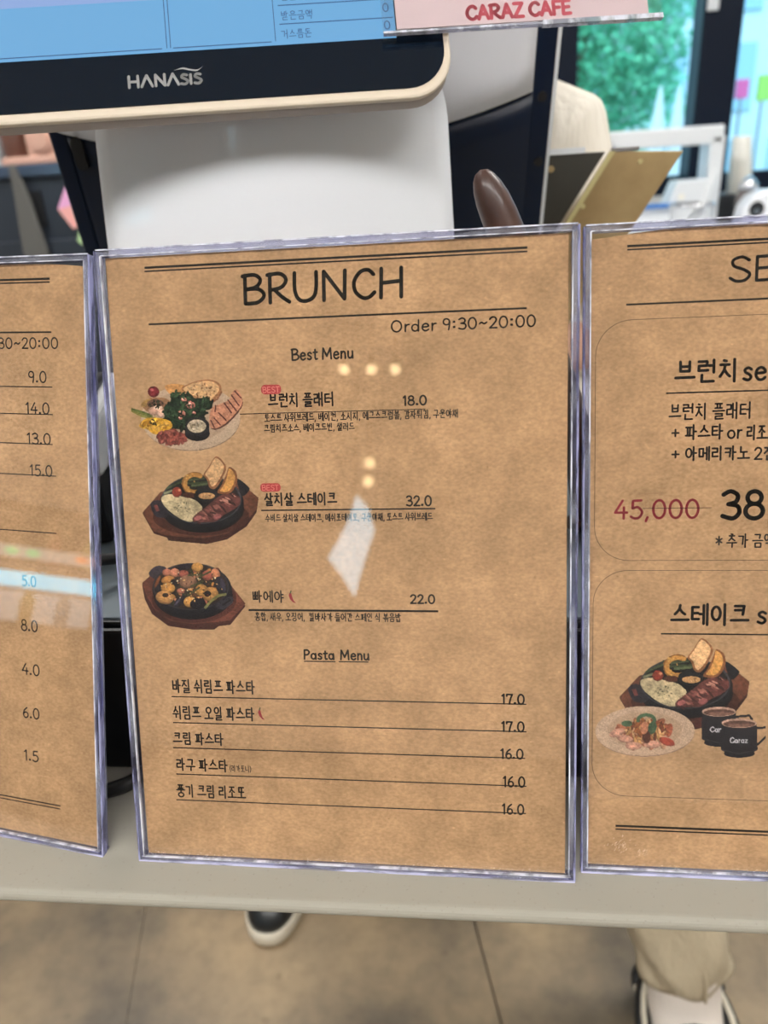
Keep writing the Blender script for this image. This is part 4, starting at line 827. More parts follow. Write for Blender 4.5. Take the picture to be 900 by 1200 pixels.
# main unit seen from behind: white cover over a black shell
def shell(u, w):                              # outward bulge of the back shell
    return -.016 * (1 - (2 * u - 1) ** 2)
m = MB(); n = 28; HWd = .3905
bound = lambda t: -.0005 - .030 * math.sin(math.pi * t) ** 0.8 + .012 * t
vv = []; ff = []
levels = 8
for i in range(levels + 1):
    for k in range(n + 1):
        t = k / n; z = -.20 + (bound(t) + .20) * i / levels
        vv.append((HWd * t, shell(t, 0), z))
ff = [(i * (n + 1) + k, i * (n + 1) + k + 1, (i + 1) * (n + 1) + k + 1, (i + 1) * (n + 1) + k) for i in range(levels) for k in range(n)]
m.add(vv, ff, 0, True); bk = place(m.build('back_shell', 'housing', pos), FH); so = bk.modifiers.new('Solid', 'SOLIDIFY'); so.thickness = .03; so.offset = -1
m = MB(); vv = []
for i in range(levels + 1):
    for k in range(n + 1):
        t = .012 + .941 * k / n; z = bound(t) + (.17 - bound(t)) * i / levels
        vv.append((HWd * t, shell(t, 0) - .003, z))
m.add(vv, ff, 0, True); cv = place(m.build('back_cover', 'cover', pos), FH); so = cv.modifiers.new('Solid', 'SOLIDIFY'); so.thickness = .02; so.offset = -1
place(MB().prism(rrect(0, HWd, -.20, .17, .012), .012, .042, 'y').build('frame', 'housing', pos, bevel=.003), FH)
place(MB().box(HWd - .0016, HWd + .0016, -.001, .012, -.20, .17).build('metal_trim', 'plastic_w', pos), FH)
place(MB().box(HWd * .955, HWd - .0016, -.003, .02, -.20, .17).build('side_strip', 'housing', pos, bevel=.001), FH)
place(MB().box(-.003, .010, -.003, .02, -.20, .17).build('side_strip', 'housing', pos, bevel=.002), FH)
for x, z in ((.3808, .0), (.3825, -.0483)): place(MB().prism(arc(x, z, .0036, .0036, 0, 337, 15), -.0042, -.003, 'y').build('screw_hole', 'hole', pos), FH)
place(MB().prism(rrect(.0125, .0215, -.030, -.006, .0042), -.0075, .0, 'y').build('cable_hole', 'hole', pos), FH)

# laminated sign taped on the corner of the customer display
FS = Matrix.Translation((-.0037, .47, 1.2446)) @ Matrix.Rotation(YAW, 4, 'Z') @ Matrix.Rotation(-math.radians(28), 4, 'X')
sg = tag(empty('name_sign', matrix=FS), 'pink laminated sign reading CARAZ CAFE on the corner of the display', 'sign')
MB().box(-.0290, .1092, -.0062, -.0056, .0345, .115).build('card', 'pink_card', sg)
MB().box(-.0365, .1165, -.0072, -.0066, .0312, .119).build('clear_sleeve', 'clear', sg)
MB().box(-.0365, .1165, -.0054, -.0048, .0312, .119).build('clear_sleeve', 'clear', sg)
MB().box(.0500, .1165, -.0076, -.0046, .0312, .0338).build('sleeve_edge', 'edge_w', sg); MB().box(-.0365, .0500, -.0074, -.0048, .0318, .0330).build('sleeve_edge', 'edge_w', sg)  # pale strips paint window light refracted in the sleeve's lower edge
m = MB(); st, wid = layout('CARAZ CAFE')
for p in st: ribbon(m, [(.0092 + a * .057 / wid, .0374 + b_ * .0074) for a, b_ in p], .0020, -.00625)
m.build('lettering', 'pink_txt', sg)
MB().box(-.034, -.026, -.0046, -.0012, .05, .112).build('tape', 'clear', sg)

# card reader, cable, and what shows through the gaps between the stands
cr = tag(empty('card_reader', (-.262, .395, ZD), math.radians(12)), 'pale grey card reader on the cash drawer, glimpsed between two stands', 'card reader')
MB().box(-.036, .038, .004, .104, 0, .046).build('base', 'black', cr, bevel=.003)
MB().prism([(.002, .046), (.108, .046), (.108, .086), (.025, .080), (.002, .066)], -.040, .042, 'x').build('body', 'plastic_w', cr, bevel=.003)
MB().box(-.03, .032, .04, .1, .081, .0885).build('keypad', 'black', cr, bevel=.002)
m = MB(); m.tube(spline([(-.40, .300, .906), (-.30, .292, .9052), (-.225, .2925, .9052), (-.195, .2975, .908), (-.180, .306, .915), (-.170, .309, .93)], 8), .0042, 8)
tag(m.build('power_cable', 'cable'), 'black power cable lying on the counter between the left and middle stands', 'cable')
m = MB(); m.tube(spline([(-.33, .37, ZD + .006), (-.27, .352, ZD + .012), (-.235, .345, ZD + .020), (-.205, .36, ZD + .014), (-.16, .39, ZD + .005)], 8), .0036, 8)
tag(m.build('data_cable', 'cable'), 'thin black data cable looping on the cash drawer lid', 'cable')

# wooden handle leaning behind the middle stand
hd = tag(empty('wooden_spoon', (.045, .400, ZD)), 'dark brown wooden spoon handle leaning behind the middle menu stand', 'spoon')
pts = [(.030, .015, -.0), (.02, .012, .06), (-.002, .012, .12), (-.018, .014, .160), (-.0275, .016, .183), (-.0335, .017, .196), (-.0365, .0175, .2035)]
MB().tube(pts, [.016, .0075, .0085, .0098, .0100, .0082, .0035], 14).build('handle', 'wood', hd, subsurf=1)
MB().blob((.032, .015, .006), (.022, .008, .006)).build('bowl', 'wood', hd)

# clipboards held upright behind the counter
def board(name, quad, y0, th, mt, label):
    t = tag(empty(name, (quad[0][0], y0, quad[0][1])), label, 'clipboard')
    m = MB(); m.prism([(a - quad[0][0], b_ - quad[0][1]) for a, b_ in quad], 0, th, 'y'); m.build('board', mt, t, bevel=.001); return t
gb = board('clipboard', [(.1247, 1.2095), (.1857, 1.2060), (.0782, 1.036), (.0160, 1.039)], .725, .004, 'board', 'gold brown clipboard tilted behind the right menu stand')
ox, oz = .1135, 1.2100
MB().prism([(0, 0), (.0048, 0), (-.1040, -.1705), (-.1088, -.1705)], -.0012, .0, 'y').build('edge_strip', 'pale_gold', gb)
for x, z in ((.0258, -.0095), (-.0205, -.0425)): MB().prism(arc(x, z, .0020, .0020, 0, 330, 12), -.0022, 0, 'y').build('rivet', 'pale_gold', gb)
MB().box(.001, .024, -.001, .006, -.0008, .0022).build('clip', 'chrome', gb)
db = board('clipboard', [(.0300, 1.2103), (.1225, 1.2093), (.0130, 1.039), (-.0800, 1.041)], .733, .004, 'board_dark', 'dark clipboard half hidden beside the terminal, left of the gold one')
for x, z in ((.0465, -.0120),): MB().prism(arc(x, z, .0028, .0028, 0, 330, 12), -.0022, 0, 'y').build('rivet', 'board', db)
MB().box(.045, .075, -.002, .008, -.001, .0038).build('clip', 'plastic_w', db)

# ------------------------------------------------------------------ back counter by the window and what stands on it
bc = tag(empty('back_counter', (0, 0, 0)), 'low white back counter along the shop window', 'counter')
MB().box(.20, 3.1, 2.55, 3.52, .88, .92).build('worktop', 'plastic_w', bc, bevel=.004)
for i in range(4): MB().box(.24 + i * .71, .93 + i * .71, 2.62, 3.50, .0, .88).build('cabinet_front', 'appliance', bc, bevel=.004)
ZB = .92
rk = tag(empty('display_frame', (.50, 3.05, ZB)), 'white open rectangular frame standing in front of the window', 'display frame')
MB().box(0, .415, 0, .14, .272, .333).build('top_bar', 'plastic_w', rk, bevel=.008)
MB().box(.372, .422, 0, .14, .0, .30).build('post', 'plastic_w', rk, bevel=.008); MB().box(0, .05, 0, .14, .0, .30).build('post', 'plastic_w', rk, bevel=.008)
MB().box(.405, .430, .03, .16, .0, .245).build('side_panel', 'plastic_w', rk, bevel=.006)
MB().prism([(.02, .08), (.24, .08), (.27, .158), (.40, .160), (.40, .0), (.02, .0)], -.01, .12, 'y').build('lower_panel', 'plastic_w', rk, bevel=.006)
MB().prism(arc(.285, .105, .012, .012, 0, 337, 15), -.014, -.01, 'y').build('emblem', 'paper_w', rk)
MB().box(.06, .262, -.03, -.011, .073, .088).build('blue_strip', 'blue', rk, bevel=.003)
for k in range(13):
    z = ZB + .098 + .0098 * k
    place_ = ('lowest', 'second from the bottom', 'third from the bottom', 'fourth from the bottom', 'fifth from the bottom', 'sixth from the bottom', 'middle one', 'sixth from the top', 'fifth from the top', 'fourth from the top', 'third from the top', 'second from the top', 'topmost')[k]
    o = tag(MB().lathe([(.0455 - .0006 * k, 0), (.0455 - .0006 * k, .0042), (.0385 - .0005 * k, .0050), (.0345, .05), (.0335, .075), (.031, .0755)], (0, 0, 0), 20).build('paper_cup', 'paper_w'), 'upside-down white paper cup by the window, %s of its stack' % place_, 'cup', 'stack of paper cups by the window')
    o.location = (1.037 - .0012 * k, 3.2, z)
dbx = tag(empty('cup_tray', (1.0, 3.19, ZB)), 'black box under the stack of paper cups', 'box')
MB().box(-.085, .10, -.09, .07, 0, .088).build('body', 'black', dbx, bevel=.006); MB().box(-.088, .103, -.093, .073, .080, .0975).build('lid', 'black', dbx, bevel=.004)
jr = tag(empty('sugar_jar', (.995, 2.98, ZB)), 'small grey glass jar between the cup stack and the round white appliance', 'jar')
MB().lathe([(.034, 0), (.037, .01), (.037, .10), (.030, .12)], n=20).build('body', mat('smoky_glass', srgb((120, 112, 110)), .15), jr); MB().lathe([(.032, .12), (.034, .135), (.02, .155), (.006, .165)], n=20).build('lid', 'chrome', jr)
wa = tag(empty('kitchen_scale', (1.005, 2.80, ZB)), 'white rounded appliance with a black round dial at the right edge', 'appliance')
m = MB(); pts = [(-.095, 0), (-.096, .04), (-.088, .08), (-.066, .112), (-.03, .128), (.03, .128), (.066, .112), (.088, .08), (.096, .04), (.095, 0)]
m.prism(pts, -.05, .05, 'y', smooth=True).build('body', 'white', wa, bevel=.014, seg=4)
MB().prism(arc(-.052, .072, .024, .024, 0, 345, 24), -.054, -.05, 'y').build('dial', 'black', wa); MB().prism(arc(-.052, .066, .009, .007, 0, 345, 24), -.056, -.054, 'y').build('dial_knob', 'grey_top', wa)
tj = tag(empty('utensil_jar', (.762, 2.80, ZB)), 'low clear glass jar of utensils beside the white frame', 'jar')
MB().lathe([(.060, 0), (.068, .006), (.071, .095), (.073, .098), (.069, .098), (.066, .01), (.02, .008)], n=28).build('glass', 'clear', tj); MB().lathe([(.074, .090), (.075, .094), (.074, .099), (.069, .099), (.069, .091)], n=28).build('rim', 'chrome', tj)
o = tag(MB().tube([(.735, 2.80, .932), (.80, 2.80, 1.03), (.824, 2.80, 1.124)], [.006, .0075, .007], 10).build('tongs', 'plastic_w'), 'white utensil standing in the clear jar by the window', 'utensil')
o = tag(MB().tube([(.770, 2.81, .932), (.806, 2.815, 1.01), (.812, 2.815, 1.055)], [.006, .0075, .0065], 10).build('stirrer', 'plastic_w'), 'shorter white utensil in the clear jar by the window', 'utensil')

# ------------------------------------------------------------------ dark appliance at the back left
ap = tag(empty('refrigerator', (-1.5, 2.30, 0)), 'tall dark grey appliance at the back left, behind the terminal', 'appliance')
MB().box(-.5, .56, 0.0, .62, .05, 1.232).build('body', 'appliance', ap, bevel=.008); MB().box(-.5, .56, -.012, .62, 1.232, 1.267).build('top', mat('gloss_top', srgb((70, 84, 104)), .12), ap, bevel=.006)
MB().box(.195, .262, -.008, 0, 1.098, 1.196).build('control_panel', 'black', ap); MB().box(-.48, .02, -.014, 0, .10, 1.20).build('door', 'appliance', ap, bevel=.006); MB().box(.04, .54, -.014, 0, .10, 1.06).build('door', 'appliance', ap, bevel=.006)
for x in (-.44, .48): MB().box(x, x + .05, .05, .1, 0, .05).build('foot', 'black', ap)
m = MB(); tw = [(-1.300, 1.268), (-1.283, 1.268), (-1.272, 1.23), (-1.259, 1.182), (-1.250, 1.10), (-1.242, 1.031), (-1.236, .93), (-1.318, .93), (-1.320, 1.035), (-1.311, 1.12), (-1.303, 1.2)]
t = tag(m.prism(tw, 2.262, 2.276, 'y').build('hand_towel', 'towel', bevel=.004, seg=3), 'dark grey cloth hanging down the front of the dark appliance', 'cloth')
n1 = tag(empty('sticky_note', (0, 0, 0)), 'pink and lilac paper note stuck on the dark appliance', 'note', None)
MB().prism([(-1.145, 1.212), (-1.132, 1.151), (-1.19, 1.143)], 2.283, 2.2855, 'y').build('upper_fold', 'note_l', n1); MB().prism([(-1.132, 1.151), (-1.123, 1.099), (-1.156, 1.086), (-1.19, 1.143)], 2.2835, 2.2858, 'y').build('lower_fold', 'note_p', n1)
tag(MB().prism([(-1.121, 1.108), (-1.11, 1.053), (-1.138, 1.04), (-1.151, 1.052), (-1.137, 1.085)], 2.2832, 2.2856, 'y').build('sticky_note', 'note_g'), 'pale green paper note stuck below the pink one on the appliance', 'note')
pk = tag(empty('toaster', (-1.21, 2.36, 1.267)), 'pink enamel appliance with a round dial on top of the dark appliance', 'appliance')
MB().prism(rrect(-.062, .14, .0, .17, .02), -.02, .16, 'y').build('body', 'pink', pk, bevel=.006); MB().box(-.145, .15, -.03, .18, .0, .022).build('tray', 'pink', pk, bevel=.005)
for r, y in ((.038, -.026), (.027, -.034)): MB().prism(arc(-.012, .062, r, r, 0, 345, 24), y, -.02, 'y').build('dial', 'pink', pk, bevel=.003)
bj = tag(empty('coffee_jar', (-1.335, 2.40, 1.289)), 'brown glass jar beside the pink appliance', 'jar')
MB().lathe([(.036, 0), (.04, .01), (.04, .09), (.032, .105)], n=20).build('body', 'brown', bj); MB().lathe([(.034, .105), (.034, .13), (.01, .132)], n=20).build('lid', 'chrome', bj)
wj = tag(empty('flour_canister', (-1.425, 2.40, 1.267)), 'white canister at the left edge beside the brown jar', 'canister')
MB().lathe([(.042, 0), (.044, .004), (.044, .14), (.040, .15)], n=20).build('body', 'plastic_w', wj); MB().lathe([(.041, .15), (.041, .165), (.01, .17)], n=20).build('lid', 'plastic_w', wj)

# ------------------------------------------------------------------ lamps and an added kite glow behind the photographer (seen mirrored in the acrylic)
def pendant(x, y, z, lab, r=.045):
    t = tag(empty('pendant_lamp', (x, y, z)), lab, 'lamp', 'warm globe pendant lamps')
    MB().blob((0, 0, 0), r, 20, 12).build('globe', 'lamp_warm', t); MB().lathe([(.02, r * .9), (.02, r + .04), (.006, r + .05)], n=14).build('socket', 'black', t)
    MB().tube([(0, 0, r + .04), (0, 0, RZ - z)], .003, 6).build('cord', 'cable', t)
for x, y, z, lab in ((-.832, -3.5, 2.593, 'warm globe pendant, leftmost of the row of three'), (-.669, -3.5, 2.586, 'warm globe pendant in the middle of the row of three'), (-.528, -3.5, 2.581, 'warm globe pendant, rightmost of the row of three'), (-.999, -5.5, 2.509, 'warm globe pendant near the front wall, hung higher'), (-.996, -5.42, 2.335, 'warm globe pendant near the front wall, hung lower')): pendant(x, y, z, lab, .030 if y > -4 else .045)
t = tag(empty('kite_glow', (-.755, -3.5, 1.55)), 'added bluish white glowing kite standing in for window light behind the photographer', 'lamp')  # added glow in place of a window glimpse, shaped for its mirror image
m = MB(); KO = [(.010, .29), (.085, .21), (.120, .08), (.04, -.18), (.01, -.295), (-.06, -.18), (-.145, -.075), (-.05, .10), (-.015, .20)]; KN = len(KO); m.add([(a, 0, b_) for a, b_ in KO] + [(.02, .05, 0), (.02, -.05, 0)], [(i, (i + 1) % KN, KN) for i in range(KN)] + [((i + 1) % KN, i, KN + 1) for i in range(KN)]).build('glow_shape', 'glow_cool', t)
MB().tube([(0, 0, .28), (0, 0, RZ - 1.55)], .003, 6).build('cord', 'cable', t)
# lit drinks case against the left wall
dc = tag(empty('drinks_case', (-3.12, -2.25, 0), math.radians(130)), 'lit drinks display case against the left wall behind the photographer', 'display case')
MB().box(-.5, .5, .03, .45, 0, .98).build('base', 'black', dc, bevel=.01); MB().box(-.5, .5, .40, .45, .98, 1.6).build('back', 'appliance', dc); MB().box(-.5, .5, .03, .45, 1.56, 1.60).build('top', 'black', dc)
for x in (-.5, .48): MB().box(x, x + .02, .03, .45, .98, 1.56).build('side', 'black', dc)
MB().box(-.48, .48, .03, .42, 1.28, 1.30).build('shelf', 'steel', dc); MB().box(-.34, .34, .02, .04, 1.165, 1.245).build('light_tube', 'led', dc, bevel=.02, seg=4)
MB().box(-.33, .33, .36, .38, .99, 1.155).build('lightbox', 'lightbox', dc); MB().box(-.34, .34, .015, .03, 1.315, 1.375).build('price_rail', 'lightbox', dc)
for x, mt in ((.18, 'bulb_g'), (.08, 'bulb_g'), (-.16, 'bulb_r'), (-.24, 'bulb_r')): MB().blob((x, .005, 1.345), (.035, .012, .018), 12, 8).build('indicator', mt, dc)
dm = dc.matrix_basis.copy(); dm = Matrix.Translation((-3.12, -2.25, 0)) @ Matrix.Rotation(math.radians(130), 4, 'Z')
for k, (mt, nm) in enumerate((('juice', 'amber'), ('plastic_w', 'white'), ('juice', 'amber'), ('plastic_w', 'white'), ('sign_green', 'green'), ('badge', 'red'))):
    o = MB().lathe([(.034, 0), (.036, .01), (.036, .13), (.014, .17), (.014, .20)], n=16).build('drink_bottle', mt)
    o.matrix_world = dm @ Matrix.Translation((-.30 + (k % 4) * .18 + (.1 if k > 3 else 0), .2, .98 if k < 4 else 1.30)); tag(o, '%s drink bottle %s the lit drinks case' % (nm, ('at the left end of', 'second from the left in', 'third from the left in', 'at the right end of', 'on the upper shelf of', 'on the upper shelf of')[k]), 'bottle', 'bottles in the drinks case')

# ------------------------------------------------------------------ people behind the counter
def body(name, label, J_, edges, mats, pick, sub=2):
    """one continuous skinned figure; J_: joint -> (xyz, radius); pick(center, normal) -> material index"""
    keys = list(J_); me = bpy.data.meshes.new(name); me.from_pydata([J_[k][0] for k in keys], [(keys.index(a), keys.index(b_)) for a, b_ in edges], [])
    o = bpy.data.objects.new(name, me); COL.objects.link(o); o.modifiers.new('Skin', 'SKIN').use_smooth_shade = True
    for k, sv in zip(keys, me.skin_vertices[0].data):
        r = J_[k][1]; sv.radius = r if isinstance(r, tuple) else (r, r); sv.use_root = (k == 'pelvis')
    s = o.modifiers.new('Sub', 'SUBSURF'); s.levels = sub; s.render_levels = sub
    dg = bpy.context.evaluated_depsgraph_get(); dg.update(); nm = bpy.data.meshes.new_from_object(o.evaluated_get(dg)); o.modifiers.clear(); o.data = nm
    nm.materials.clear()
    for m_ in mats: nm.materials.append(M[m_])
    for p in nm.polygons: p.material_index = pick(p.center, p.normal); p.use_smooth = True
    return tag(o, label, 'person')
def limb_hand(J_, E_, side, wrist, d, up, s=1.0):
    """palm and five bent fingers from the wrist along d"""
    d = Vector(d).normalized(); up = Vector(up); up = (up - d * up.dot(d)).normalized(); ac = d.cross(up); w = Vector(wrist)
    J_[side + 'palm'] = (w + d * .05 * s, .018 * s); E_.append((side + 'wrist', side + 'palm'))
    J_[side + 'knuckle'] = (w + d * .085 * s, .017 * s); E_.append((side + 'palm', side + 'knuckle'))
    for i, (off, L) in enumerate(((-.028, .066), (-.010, .076), (.010, .072), (.027, .058))):
        a = w + d * .095 * s + ac * off * s; b_ = a + d * L * .5 * s - up * .006 * s; c = b_ + d * L * .35 * s - up * .025 * s
        for q, p, r in (('a', a, .0085), ('b', b_, .008), ('c', c, .0065)): J_['%sf%d%s' % (side, i, q)] = (p, r * s)
        E_ += [(side + 'knuckle', '%sf%da' % (side, i)), ('%sf%da' % (side, i), '%sf%db' % (side, i)), ('%sf%db' % (side, i), '%sf%dc' % (side, i))]
    a = w + d * .04 * s - ac * .032 * s; b_ = a + d * .035 * s - ac * .018 * s - up * .01 * s
    J_[side + 'ta'] = (a, .011 * s); J_[side + 'tb'] = (b_, .008 * s); E_ += [(side + 'palm', side + 'ta'), (side + 'ta', side + 'tb')]
def head_parts(o, c, f, hairlen, skin='skin'):
    """eyes, nose, mouth, ears and hair on the head centred at c facing f"""
    c = Vector(c); f = Vector(f).normalized(); l = Vector((-f.y, f.x, 0)); u = Vector((0, 0, 1))
    P = lambda a, b_, h: c + f * a + l * b_ + u * h
    for s in (-1, 1):
        MB().blob(P(.083, s * .031, .012), .010, 10, 8).build('eye', 'eye', o); MB().tube([P(.082, s * .045, .030), P(.092, s * .030, .034), P(.094, s * .016, .031)], .003, 6).build('eyebrow', 'hair', o)
        MB().blob(P(.0, s * .078, .0), (.016, .012, .030), 10, 8).build('ear', skin, o)
    MB().tube([P(.088, 0, .015), P(.104, 0, -.012), P(.094, 0, -.022)], [.006, .011, .007], 8).build('nose', skin, o); MB().tube([P(.082, -.022, -.052), P(.091, 0, -.050), P(.082, .022, -.052)], [.002, .006, .002], 8).build('mouth', 'lip', o)
    m = MB(); n, k = 24, 10; vv = []; ff = []
    for i in range(k + 1):
        for j in range(n):
            a = 2 * math.pi * j / n; front = max(0, math.cos(a)); t = (i / k) * (math.pi * (.62 + (0 if front else 0)) - front * .95)
            r = .106; drop = -hairlen * max(0, (i / k - .75) / .25) * (1 - front) if i > k * .75 else 0
            vv.append(P(r * .98 * math.sin(t) * math.cos(a) - .006, r * .86 * math.sin(t) * math.sin(a), .012 + r * 1.12 * math.cos(t) + drop))
    ff = [(i * n + j, i * n + (j + 1) % n, (i + 1) * n + (j + 1) % n, (i + 1) * n + j) for i in range(k) for j in range(n)]
    h = m.add(vv, ff, 0, True).build('hair', 'hair', o); so = h.modifiers.new('Solid', 'SOLIDIFY'); so.thickness = .008; so.offset = 1
BASE_E = [('pelvis', 'waist'), ('waist', 'chest'), ('chest', 'collar'), ('collar', 'neck'), ('neck', 'jaw'), ('jaw', 'skull'), ('collar', 'lsh'), ('lsh', 'lelbow'), ('lelbow', 'lwrist'), ('collar', 'rsh'), ('rsh', 'relbow'), ('relbow', 'rwrist'),
          ('pelvis', 'lhip'), ('lhip', 'lknee'), ('lknee', 'lshin'), ('lshin', 'lankle'), ('lankle', 'lheel'), ('lheel', 'ltoe'), ('pelvis', 'rhip'), ('rhip', 'rknee'), ('rknee', 'rshin'), ('rshin', 'rankle'), ('rankle', 'rheel'), ('rheel', 'rtoe')]
# the one in beige, turned to the left, holding the clipboards
J1 = {'pelvis': ((.05, .89, .86), .125), 'waist': ((.04, .89, 1.0), .115), 'chest': ((.0, .895, 1.12), .115), 'collar': ((-.035, .90, 1.225), .065), 'neck': ((-.06, .895, 1.30), .045), 'jaw': ((-.075, .885, 1.36), .062), 'skull': ((-.07, .89, 1.44), .086),
      'lsh': ((.090, .850, 1.206), .074), 'lelbow': ((.132, .835, 1.02), .054), 'lwrist': ((.065, .775, 1.03), .030), 'rsh': ((-.105, .985, 1.19), .052), 'relbow': ((-.13, .92, 1.01), .046), 'rwrist': ((-.045, .79, 1.03), .030),
      'lhip': ((.125, .865, .80), .085), 'lknee': ((.240, .800, .48), .072), 'lshin': ((.286, .735, .205), .058), 'lankle': ((.296, .722, .125), .054), 'lheel': ((.298, .705, .070), .056), 'ltoe': ((.298, .575, .046), .044),
      'rhip': ((-.02, .93, .80), .085), 'rknee': ((-.03, .985, .48), .068), 'rshin': ((-.03, 1.12, .20), .058), 'rankle': ((-.03, 1.16, .115), .042), 'rheel': ((-.03, 1.16, .06), .044), 'rtoe': ((-.045, 1.06, .04), .036)}
E1 = list(BASE_E); limb_hand(J1, E1, 'l', (.065, .775, 1.03), (-.8, -.15, .35), (.3, .5, .8), .85); limb_hand(J1, E1, 'r', (-.045, .79, 1.03), (.7, -.3, .3), (-.2, .5, .8), .85)
F1 = Vector((-.8, -.6, 0))
def pick1(c, n):
    if c.z > 1.295: return 0
    if c.z < .20: return 4
    if c.z < .86: return 3
    if c.z < 1.12 and c.z > .95 and c.y < .785: return 0
    if n.dot(F1) > .72 and c.z > .92 and abs((c - Vector((.03, .885, c.z))).dot(Vector((.6, -.8, 0)))) < .05: return 2
    return 1
p1 = body('person', 'person in a beige cardigan and beige trousers holding clipboards behind the counter', J1, E1, ['skin', 'cardigan', 'navy', 'trouser', 'sock'], pick1)
head_parts(p1, (-.07, .888, 1.42), F1, .16)
def trouser_leg(o, path, mt, seed):
    """wide trouser leg with soft folds, open at the hem"""
    rg = random.Random(seed); n = 36; vv = []; m = MB(); ns = len(path)
    for i, (x, y, z, r) in enumerate(path):
        for k in range(n):
            a = 2 * math.pi * k / n; q = r * (1 + .09 * math.sin(2 * a + i * .9) + .07 * math.sin(5 * a - i * 1.3) + .04 * math.sin(3 * a + 2 * i))
            vv.append((x + q * math.cos(a), y + q * math.sin(a), z + .007 * math.sin(2 * a + i)))
    ff = [(i * n + k, i * n + (k + 1) % n, (i + 1) * n + (k + 1) % n, (i + 1) * n + k) for i in range(ns - 1) for k in range(n)]
    t = m.add(vv, ff, 0, True).build('trouser_leg', mt, o, subsurf=1); so = t.modifiers.new('Solid', 'SOLIDIFY'); so.thickness = .004; so.offset = -1
    sm = MB(); sm.tube([(x + r * .25, y - r * 1.0, z) for x, y, z, r in path], .0022, 6).build('seam', mt, o)
trouser_leg(p1, [(.200, .800, .50, .074), (.225, .790, .43, .077), (.246, .778, .36, .076), (.262, .764, .30, .078), (.274, .752, .25, .073), (.282, .742, .21, .074), (.288, .736, .19, .067), (.291, .732, .172, .063), (.292, .730, .158, .061)], 'trouser', 3)
def sandal(o, x, yh, yt, mt, rot=0):
    """thick-soled strap shoe pointing to -y"""
    m = MB(); L = yh - yt; out = []
    for k in range(28):
        a = 2 * math.pi * k / 28; yy = math.sin(a); w = .052 if yy < 0 else .042
        out.append((x + w * math.copysign(abs(math.cos(a)) ** .75, math.cos(a)), (yh + yt) / 2 + L / 2 * math.copysign(abs(yy) ** .85, yy)))
    m.prism(out, .0, .030, 'z', smooth=True).build('sole', 'sole_w' if mt == 'sole_w' else 'shoe_black', o, bevel=.006, seg=3)
    for t in (.22, .46, .78):
        y = yt + L * t; h = (.072, .092, .112)[(.22, .46, .78).index(t)]
        pts = [(x + .054 * math.cos(a), y + .012 * math.sin(a), .02 + h * math.sin(a)) for a in [math.pi * k / 12 for k in range(13)]]
        if t > .7: pts = [(x + .058 * math.cos(a), yt + L * .86 + .052 * math.sin(a), .066 + .012 * math.cos(2 * a)) for a in [math.pi * (k / 12) for k in range(13)]]
        MB().tube(pts, .010, 8).build('strap', 'shoe_black', o)
        MB().tube([(p[0] * 1.0 + (.002 if p[0] > x else -.002), p[1] - .004, p[2] - .004) for p in pts], .0045, 8).build('strap_lining', 'sole_w', o)
for r_, zz, mt_ in ((.0125, .070, 'shoe_black'), (.004, .083, 'sole_w')):
    MB().tube([(.298 + .062 * math.cos(a), .672 + .105 * math.sin(a), zz + .022 * math.sin(a)) for a in [2 * math.pi * k / 28 for k in range(29)]], r_, 8).build('shoe_collar', mt_, p1)
sandal(p1, .298, .775, .535, 'shoe_black'); sandal(p1, -.04, 1.225, 1.0, 'shoe_black')
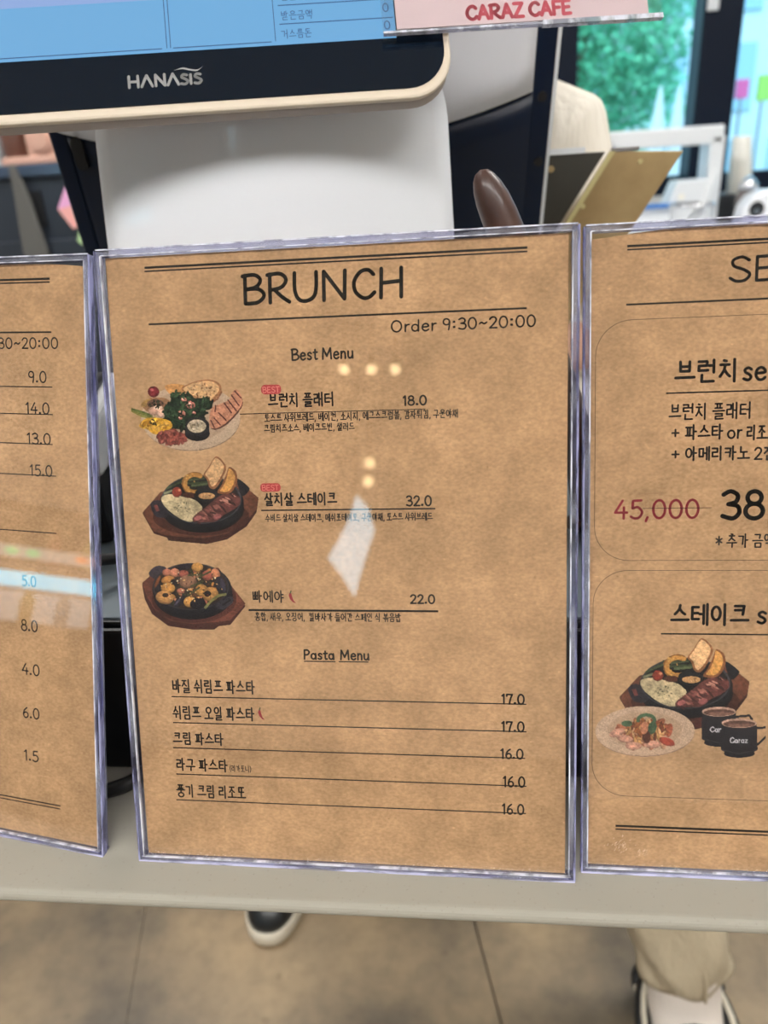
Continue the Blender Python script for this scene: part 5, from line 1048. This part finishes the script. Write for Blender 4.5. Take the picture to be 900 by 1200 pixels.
# the one in dark clothes, hidden behind the terminal except for a shoe
J2 = {'pelvis': ((-.27, 1.12, .90), .13), 'waist': ((-.26, 1.12, 1.03), .12), 'chest': ((-.26, 1.12, 1.18), .125), 'collar': ((-.26, 1.12, 1.33), .075), 'neck': ((-.26, 1.11, 1.41), .048), 'jaw': ((-.26, 1.10, 1.47), .064), 'skull': ((-.26, 1.11, 1.55), .088),
      'lsh': ((-.12, 1.13, 1.29), .058), 'lelbow': ((-.16, 1.11, 1.05), .046), 'lwrist': ((-.26, .93, 1.0), .030), 'rsh': ((-.40, 1.13, 1.29), .058), 'relbow': ((-.42, 1.12, 1.05), .046), 'rwrist': ((-.37, .92, .97), .030),
      'lhip': ((-.19, 1.12, .84), .088), 'lknee': ((-.17, 1.10, .50), .07), 'lshin': ((-.165, 1.22, .22), .06), 'lankle': ((-.165, 1.25, .11), .044), 'lheel': ((-.165, 1.26, .055), .044), 'ltoe': ((-.165, 1.15, .045), .034),
      'rhip': ((-.35, 1.11, .84), .088), 'rknee': ((-.36, 1.06, .50), .07), 'rshin': ((-.359, 1.04, .22), .06), 'rankle': ((-.359, 1.04, .11), .044), 'rheel': ((-.359, 1.04, .055), .044), 'rtoe': ((-.359, .92, .045), .034)}
E2 = list(BASE_E); limb_hand(J2, E2, 'l', (-.26, .93, 1.0), (-.2, -1, -.1), (0, 0, 1)); limb_hand(J2, E2, 'r', (-.37, .92, .97), (.2, -1, -.1), (0, 0, 1))
pick2 = lambda c, n: 0 if c.z > 1.405 or (c.y < .94 and .86 < c.z < 1.05) else 1
p2 = body('person', 'person in dark clothes behind the terminal, black white-rimmed shoe showing under the counter', J2, E2, ['skin', 'dark_cloth'], pick2)
head_parts(p2, (-.26, 1.108, 1.53), (0, -1, 0), .0)
def sneaker(o, x, yh, yt):
    L = yh - yt; cy = (yh + yt) / 2
    def ring(s, z, dy=0, n=32, wf=.056, wb=.042):
        r = []
        for k in range(n):
            a = 2 * math.pi * k / n; yy = math.sin(a); w = wf if yy < 0 else wb
            r.append((x + s * w * math.copysign(abs(math.cos(a)) ** .8, math.cos(a)), cy + dy + s * L / 2 * math.copysign(abs(yy) ** .9, yy), z))
        return r
    def loft(rs, nm, mt):
        n = len(rs[0]); m = MB(); vv = [p for r in rs for p in r]; ff = [(i * n + j, i * n + (j + 1) % n, (i + 1) * n + (j + 1) % n, (i + 1) * n + j) for i in range(len(rs) - 1) for j in range(n)]
        ff += [tuple(range(n - 1, -1, -1)), tuple((len(rs) - 1) * n + j for j in range(n))]; return m.add(vv, ff, 0, True).build(nm, mt, o)
    loft([ring(.97, 0), ring(1.0, .006), ring(1.0, .022), ring(.955, .028)], 'sole', 'sole_w')
    loft([ring(.95, .026), ring(.93, .040), ring(.84, .058, .008), ring(.66, .076, .028), ring(.50, .098, .050), ring(.44, .112, .058)], 'upper', 'shoe_black')
sneaker(p2, -.359, 1.085, .822); sneaker(p2, -.165, 1.305, 1.045)
